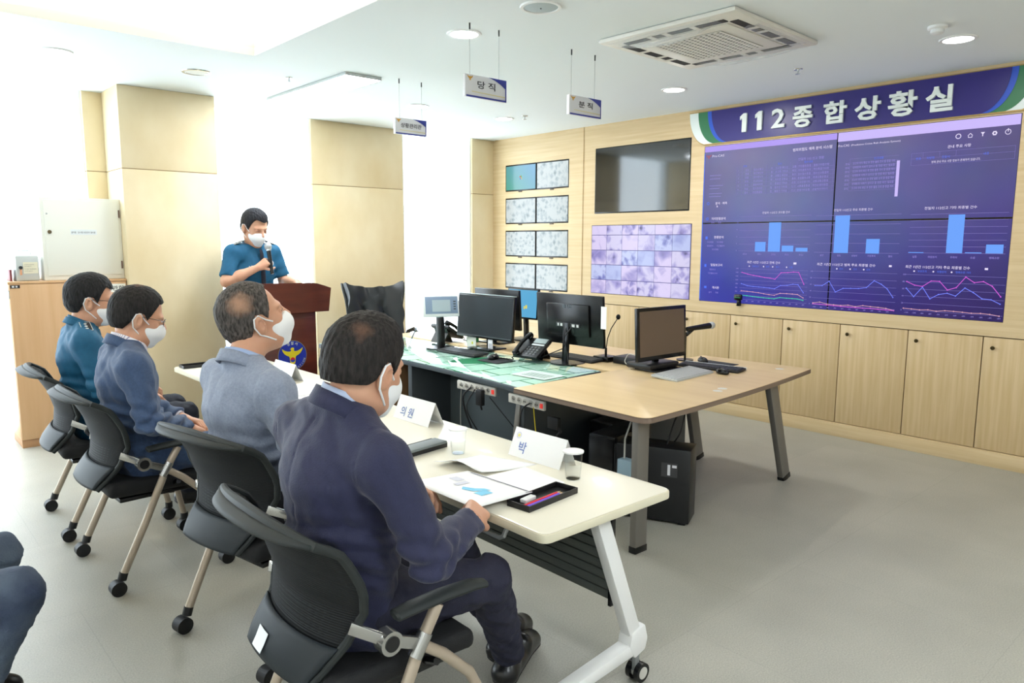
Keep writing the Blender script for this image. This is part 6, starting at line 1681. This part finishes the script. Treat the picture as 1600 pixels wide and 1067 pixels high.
    if tk == 'jacket':
        ring('shirt_collar', .078, .072, .043, cloth['shirt'], (-.004, 0, .002), gap=.25, drp=.045)
        ring('jacket_collar', .098, .084, .046, jm, (-.010, 0, -.008), par=top, gap=.62, th=.007, drp=.075)
        for s in 'LR':
            if hands.get(s):
                e_, w_ = V_['el'+s], V_['wr'+s]; d = (w_-e_)
                mb = MB(); mb.tube([e_+d*.86, e_+d*.935], .0345, 18); mb.build('shirt_cuff', cloth['shirt'], root)
    elif tk == 'shirt':
        ring('shirt_collar', .076, .072, .042, jm, (-.004, 0, -.002), gap=.35, th=.006, par=top, drp=.05)
        ring('collar_fold', .092, .080, .032, jm, (-.004, 0, -.004), gap=.45, th=.004, par=top, drp=.05)
    # ---- trousers
    tm = cloth['legs']
    pr = [('+', rc(V_['pel']+[-.01, .03, -.0], V_['pel']+[-.01, -.03, -.0], .118, .118), 0), ('+', rc(V_['pel'], V_['pel']+[0, 0, .08], .115, .105, (Yx, 1.35)), .04)]
    kr = cloth.get('knee', .068)
    for s in 'LR':
        pr += [('+', rc(V_['hip'+s], V_['kn'+s], .096, kr), .04), ('+', rc(V_['kn'+s], V_['an'+s]+[0, 0, .01], kr, .056), .015)]
    ank = [V_['an'+s] for s in 'LR']
    def post2(P, D):
        D = D - wob(P, .0035, 24, ph+2) - wob(P, .0018, 60, ph)
        for s in 'LR':
            q = np.linalg.norm(P-V_['kn'+s], axis=-1); D = D + .004*np.exp(-(q/.09)**2)*np.sin(90*P[..., 0]+40*P[..., 2]+ph)
            a_ = V_['an'+s]; v_ = (a_-V_['kn'+s])/np.linalg.norm(a_-V_['kn'+s]); q = P-a_
            D = np.where(np.linalg.norm(q, axis=-1) < .13, np.maximum(D, q@v_-.02), D)
        return D
    skin_mesh('trousers', [sk(pr, .0085, post2, margin=.03)], tm, root)
    if shoes:
        for s in 'LR':
            a_, t_ = V_['an'+s], V_['toe'+s]; d = t_-a_; d2 = np.array([d[0], d[1], 0]); Ln = np.linalg.norm(d2); d2 /= Ln; sl = d[2]
            h0 = np.array([a_[0], a_[1], a_[2]-.045])-d2*.035; up_ = np.array([0, 0, 1.])
            toe = np.array([t_[0], t_[1], t_[2]])
            side_ = np.cross(d2, up_)
            pr = [('+', rc(h0, a_+[0, 0, -.005], .040, .043), 0), ('+', rc(h0+[0, 0, -.002], toe-d2*.02, .040, .034, (side_, 1.2)), .02), ('+', rc(a_*.5+toe*.5+[0, 0, .012], toe-d2*.03, .038, .033, (side_, 1.25)), .02)]
            p0 = h0+[0, 0, -.030]; p1 = toe+[0, 0, -.024]; nrm = np.cross(np.cross(p1-p0, up_), p1-p0); nrm /= np.linalg.norm(nrm); nrm = nrm*(1 if nrm[2] > 0 else -1)
            def post3(P, D): return np.maximum(D, -((P-p0)@nrm)+.006)
            so = skin_mesh('shoe', [sk(pr, .0052, post3, margin=.01)], cloth.get('shoe', leather_s), root)
            def post4(P, D): 
                q = (P-p0)@nrm; return np.maximum(np.maximum(D-.003, q-.008), -q-.008-(.008*(((P-p0)@d2) < .07)))
            skin_mesh('sole', [sk(pr, .0052, post4, margin=.02)], M('sole_rubber', (30, 30, 32), .6), so)
    return root, top, T, V_
leather_s = M('shoe_leather', (20, 20, 22), .28, spec=.6)
SEAT = dict(pel=(.02, 0, .555), waist=(-.035, 0, .73), chest=(-.030, 0, .94), neck=(-.01, 0, 1.115),
            shL=(-.03, .185, 1.035), shR=(-.03, -.185, 1.035), elL=(.03, .27, .79), elR=(.03, -.27, .79), wrL=(.26, .16, .72), wrR=(.26, -.16, .72),
            hipL=(.02, .095, .555), hipR=(.02, -.095, .555), knL=(.43, .13, .56), knR=(.43, -.13, .56), anL=(.42, .13, .11), anR=(.42, -.13, .11), toeL=(.57, .15, .035), toeR=(.57, -.15, .035))
def seated(**kw): d = dict(SEAT); d.update(kw); return d

# 1. the man in the navy suit, nearest the camera
navy_cloth = M('navy_suit', (36, 39, 70), .75, rgb2=(33, 36, 66), vscale=60, bump=.15, bscale=220, sheen=.15)
navy_tr = M('navy_trousers', (32, 33, 54), .75, rgb2=(27, 28, 48), vscale=60, bump=.15, bscale=220)
shirt_b = M('shirt_pale_blue', (196, 210, 238), .6)
hm4 = hair_material('hair_navy_man', (34, 31, 30), (128, 94, 76), [((.0, -.10, 1.318), .024, .7)])
J4 = seated(pel=(.03, 0, .555), waist=(-.015, .0, .73), chest=(-.03, .0, .94), neck=(.005, -.03, 1.130), shL=(-.035, .208, 1.030), shR=(-.005, -.220, 1.005), elL=(.08, .31, .80), elR=(.075, -.30, .755),
            wrL=(.285, .20, .765), wrR=(.325, -.150, .752), knL=(.44, .09, .56), knR=(.385, -.155, .555), anL=(.72, .16, .12), anR=(.655, .055, .105), toeL=(.92, .26, .06), toeR=(.885, .18, .040), hipL=(.02, .09, .555), hipR=(.02, -.09, .555))
p4, top4, T4, _ = person('man in a navy suit seen from behind, seated nearest the camera, holding a report', (.965, 1.765, 0), 0, J4,
    dict(mat=navy_cloth, shirt=shirt_b, legs=navy_tr, seam=True, ph=.4, folds=.0030, fat=.008), dict(mat=hm4, front=.062, side=.0, nape=-.048, vol=.013, lift=.008, ph=1, rough=.0026),
    ((.045, -.048, 1.226), 14, 12, 3, 1.07),
    dict(L=dict(d=(.75, -.5, -.05), n=(.1, .45, .9), side=-1, curl=(28, 30, 34, 38), thumb=(30, 10), sc=1.08), R=dict(d=(.72, .55, .0), n=(.25, -.55, .8), side=1, curl=(52, 58, 62, 66), thumb=(30, 25), sc=1.12)))

# 2. the man in the grey suit, head tipped back
grey_cloth = M('grey_suit', (142, 152, 172), .8, rgb2=(130, 140, 160), vscale=110, bump=.2, bscale=220, sheen=.2)
dark_tr = M('dark_trousers', (34, 34, 40), .8, bump=.15, bscale=220)
shirt_c = M('shirt_blue', (164, 184, 222), .6)
hm3 = hair_material('hair_grey_man', (58, 54, 52), (176, 138, 114), [((-.045, -.03, 1.325), .032, .7)], grey=(104, 98, 94))
J3 = seated(waist=(-.022, 0, .73), chest=(-.035, 0, .94), neck=(-.01, -.0, 1.11), shR=(-.01, -.205, 1.015), shL=(-.03, .195, 1.025), wrR=(.19, -.17, .665), wrL=(.20, .15, .665), elR=(.02, -.30, .78))
p3, top3, T3, _ = person('balding man in a grey suit jacket, head tipped back, seated second from the camera', (1.105, 2.735, 0), R(6), J3,
    dict(mat=grey_cloth, shirt=shirt_c, legs=dark_tr, seam=True, ph=2.1, folds=.0038, fat=.002), dict(mat=hm3, front=.088, side=.004, nape=-.070, vol=.010, ph=3, recede=.02, rough=.002),
    ((.045, .03, 1.262), -14, -20, 0, 1.10),
    dict(L=dict(d=(.9, -.3, -.3), n=(.3, .1, .9), side=-1), R=dict(d=(.9, .3, -.3), n=(.3, -.1, .9), side=1)))

# 3. the man in the slate blue suit, looking down
slate_cloth = M('slate_suit', (60, 82, 118), .8, rgb2=(54, 75, 108), vscale=90, bump=.2, bscale=220, sheen=.2)
stripe = M('striped_shirt', (226, 222, 236), .6)
N, L, b = nodes(stripe); g = N.new('ShaderNodeTexCoord'); wv = N.new('ShaderNodeTexWave'); wv.bands_direction = 'Y'; wv.inputs['Scale'].default_value = 60; L.new(g.outputs['Object'], wv.inputs['Vector'])
rr = N.new('ShaderNodeValToRGB'); rr.color_ramp.elements[0].color = col(150, 140, 180); rr.color_ramp.elements[1].color = col(236, 234, 242); rr.color_ramp.elements[1].position = .4; L.new(wv.outputs['Fac'], rr.inputs['Fac']); L.new(rr.outputs['Color'], b.inputs['Base Color'])
hm2 = hair_material('hair_slate_man', (30, 28, 28), (120, 92, 76), [((.03, -.01, 1.345), .018, .8)])
J2 = seated(neck=(-.025, -.01, 1.085), chest=(-.045, 0, .92), waist=(-.04, 0, .72), shR=(-.055, -.205, .995), shL=(-.05, .19, 1.0), elR=(-.03, -.285, .755), elL=(.0, .27, .77), wrR=(.185, -.10, .668), wrL=(.205, .03, .680))
p2, top2, T2, _ = person('man in a slate blue suit with glasses, looking down with hands in his lap', (.965, 3.72, 0), R(-2), J2,
    dict(mat=slate_cloth, shirt=stripe, legs=slate_cloth, ph=1.3, folds=.0042), dict(mat=hm2, front=.078, side=.006, nape=-.070, vol=.013, ph=2, lift=.004),
    ((.020, .0, 1.205), -6, 16, 0, 1.06),
    dict(L=dict(d=(.62, -.70, -.15), n=(.3, .1, 1), side=-1, curl=(32, 34, 36, 38)), R=dict(d=(.80, .45, -.35), n=(.35, -.2, 1), side=1, curl=(34, 36, 38, 40))), glasses=True)

# 4. the seated officer in the teal uniform shirt
teal = M('teal_uniform', (18, 90, 126), .7, rgb2=(16, 84, 119), vscale=40, bump=.12, bscale=260)
uni_tr = M('uniform_trousers', (28, 32, 46), .75)
hm1 = hair_material('hair_seated_officer', (26, 26, 28), None, [])
J1 = seated(neck=(-.035, 0, 1.105), chest=(-.05, 0, .93), waist=(-.04, 0, .72), shR=(-.06, -.20, 1.015), shL=(-.06, .19, 1.015), elR=(-.02, -.27, .79), wrR=(.22, -.14, .70))
p1, top1, T1, _ = person('seated officer in a teal uniform shirt with glasses, farthest of the seated men', (.965, 4.555, 0), R(-3), J1,
    dict(top='shirt', mat=teal, legs=uni_tr, ph=.9, folds=.003), dict(mat=hm1, front=.068, side=.0, nape=-.072, vol=.015, ph=5, lift=.006),
    ((.010, .0, 1.232), -12, 6, 0, 1.08),
    dict(L=dict(d=(.9, -.3, -.3), n=(.3, .1, .9), side=-1), R=dict(d=(.9, .3, -.3), n=(.3, -.1, .9), side=1)), glasses=True)
patch_m = M('epaulette_black', (30, 34, 40), .6); silver_t = M('silver_thread', (198, 200, 196), .45)
def epaulette(root, sh, s, par):
    T = Matrix.Translation((sh[0]+.012, sh[1]-s*.055, sh[2]+.086)) @ Euler((R(-s*20), 0, 0), 'XYZ').to_matrix().to_4x4()
    mb = MB(T); mb.box(-.026, .026, -.055, .05, 0, .004, .001); e = mb.build('epaulette', patch_m, par)
    mb = MB(T)
    for q in ((-.026, -.023, -.055, .05), (.023, .026, -.055, .05), (-.023, .023, -.055, -.052), (-.023, .023, .047, .05)): mb.box(*q, .0042, .0055)
    for k in range(3): mb.ball((0, -.032+.028*k, .0055), .008, 10, (1, 1, .3))
    mb.build('braid', silver_t, e)
epaulette(p1, J1['shR'], -1, top1)
epaulette(p1, J1['shL'], 1, top1)

# 5. the person in jeans whose knees enter at the left edge
jeans = M('blue_jeans', (92, 106, 122), .8, rgb2=(48, 60, 84), vscale=5, bump=.3, bscale=160, detail=6)
J5 = seated(knL=(.445, .175, .505), knR=(.455, -.175, .50), anL=(.34, .16, .10), anR=(.28, -.16, .10), toeL=(.48, .17, .035), toeR=(.42, -.17, .035), wrL=(.20, .12, .66), wrR=(.20, -.12, .66))
p5, _t, _T, _v = person('person in blue jeans at the left edge, only the knees in the photo', (-.17, 2.735, 0), 0, J5,
    dict(top='tee', mat=M('dark_jersey', (44, 46, 52), .8), legs=jeans, ph=.2, knee=.078), dict(mat=hm1, front=.068, side=.0, nape=-.072, vol=.014, ph=5),
    ((.02, .0, 1.235), 0, 6, 0, 1.05), dict(L=dict(d=(.9, -.3, -.3), n=(.3, .1, .9), side=-1), R=dict(d=(.9, .3, -.3), n=(.3, -.1, .9), side=1)))

# 6. the officer speaking at the lectern
JO = dict(pel=(-.02, 0, .96), waist=(-.02, 0, 1.10), chest=(-.0, 0, 1.33), neck=(.0, 0, 1.518), shL=(.0, .195, 1.455), shR=(.0, -.195, 1.455),
          elL=(.05, .255, 1.22), elR=(.05, -.285, 1.235), wrL=(.30, .20, 1.215), wrR=(.185, -.085, 1.345),
          hipL=(-.02, .09, .93), hipR=(-.02, -.09, .93), knL=(.0, .10, .50), knR=(.0, -.10, .50), anL=(-.02, .11, .10), anR=(-.02, -.11, .10), toeL=(.13, .13, .035), toeR=(.13, -.13, .035))
hmo = hair_material('hair_speaker', (30, 30, 34), None, [])
OX, OY, OR = 2.485, 5.97, -78
po, topo, To, Vo = person('police officer in a teal short sleeved shirt standing at the lectern, speaking into a microphone', (OX, OY, 0), R(OR), JO,
    dict(top='shirt', mat=teal, legs=uni_tr, bare=True, ph=1.7, folds=.003, hem=.02), dict(mat=hmo, front=.070, side=-.002, nape=-.068, vol=.013, ph=4, lift=.006),
    ((.040, .0, 1.668), -2, 20, 0, 1.12),
    dict(L=dict(d=(.9, -.35, -.2), n=(.2, .1, 1), side=-1, curl=(22, 24, 26, 28)), R=dict(d=(.30, .62, .50), n=(.62, -.60, .30), side=1, curl=(66, 70, 72, 74), thumb=(50, 30))))
epaulette(po, JO['shR'], -1, topo); epaulette(po, JO['shL'], 1, topo)
Fo = Face((.131, .1, 1.20), (0, 1, 0), (0, 0, 1))
mb = MB()
mb.tube([(.105, 0, 1.485), (.118, 0, 1.45), (.125, 0, 1.38), (.128, 0, 1.28), (.132, 0, 1.14)], [.014, .016, .020, .022, .020], 8, sx=.35, ref=(1, 0, 0)); mb.build('dark_tie', uni_tr, po)
mb = MB(); mb.lathe([(.024, 0), (.024, .002)], (.121, .085, 1.375), (1, .12, .1), 24); mb.build('breast_badge', M('badge_silver', (216, 216, 214), .3, .4), po)
mb = MB(); mb.lathe([(.011, .0022), (.011, .004)], (.121, .085, 1.375), (1, .12, .1), 16); mb.build('badge_centre', M('badge_red', (170, 90, 84), .4), kids(po)[-1])
mb = MB(); mb.text('김 동 수', (.128, -.125, 1.355), (0, 1, 0), (0, 0, 1), box=(.055, .012)) if False else [mb.ball((.121-.002*k, -.075-.022*k, 1.352+.003*(k == 1)), .0045, 8) for k in range(3)]
mb.build('name_mark', silver_t, po)
mb = MB(); mb.tube([(.0, 0, 0)]*1+[(.0, 0, .001)], .001, 4); mb.bm.free()
# the handheld microphone he speaks into
Mo = Matrix.Translation((OX, OY, 0)) @ Matrix.Rotation(R(OR), 4, 'Z')
wr = Vector(JO['wrR']); hold = wr + Vector((.30, .62, .50)).normalized()*.082 + Vector((.045, .01, -.01))
hold = Vector((.225, .0, 1.40))
mdir = Vector((-.16, -.02, .98)).normalized()
hp_ = Mo @ hold
hmk = thing('handheld_microphone', 'black wireless microphone with a silver head held by the officer at the lectern', 'microphone', hp_, R(OR))
mb = MB(); mb.cyl(-mdir*.11, mdir*.085, .0135, 16, .0175); mb.build('handle', black_pl, hmk)
mb = MB(); mb.ball(mdir*.114, .030, 16, (1, 1, 1.2)); mb.build('grille_head', MATS['mic_silver'], hmk)
mb = MB(); mb.cyl(mdir*.078, mdir*.092, .0205, 18); mb.build('collar', chrome, hmk)
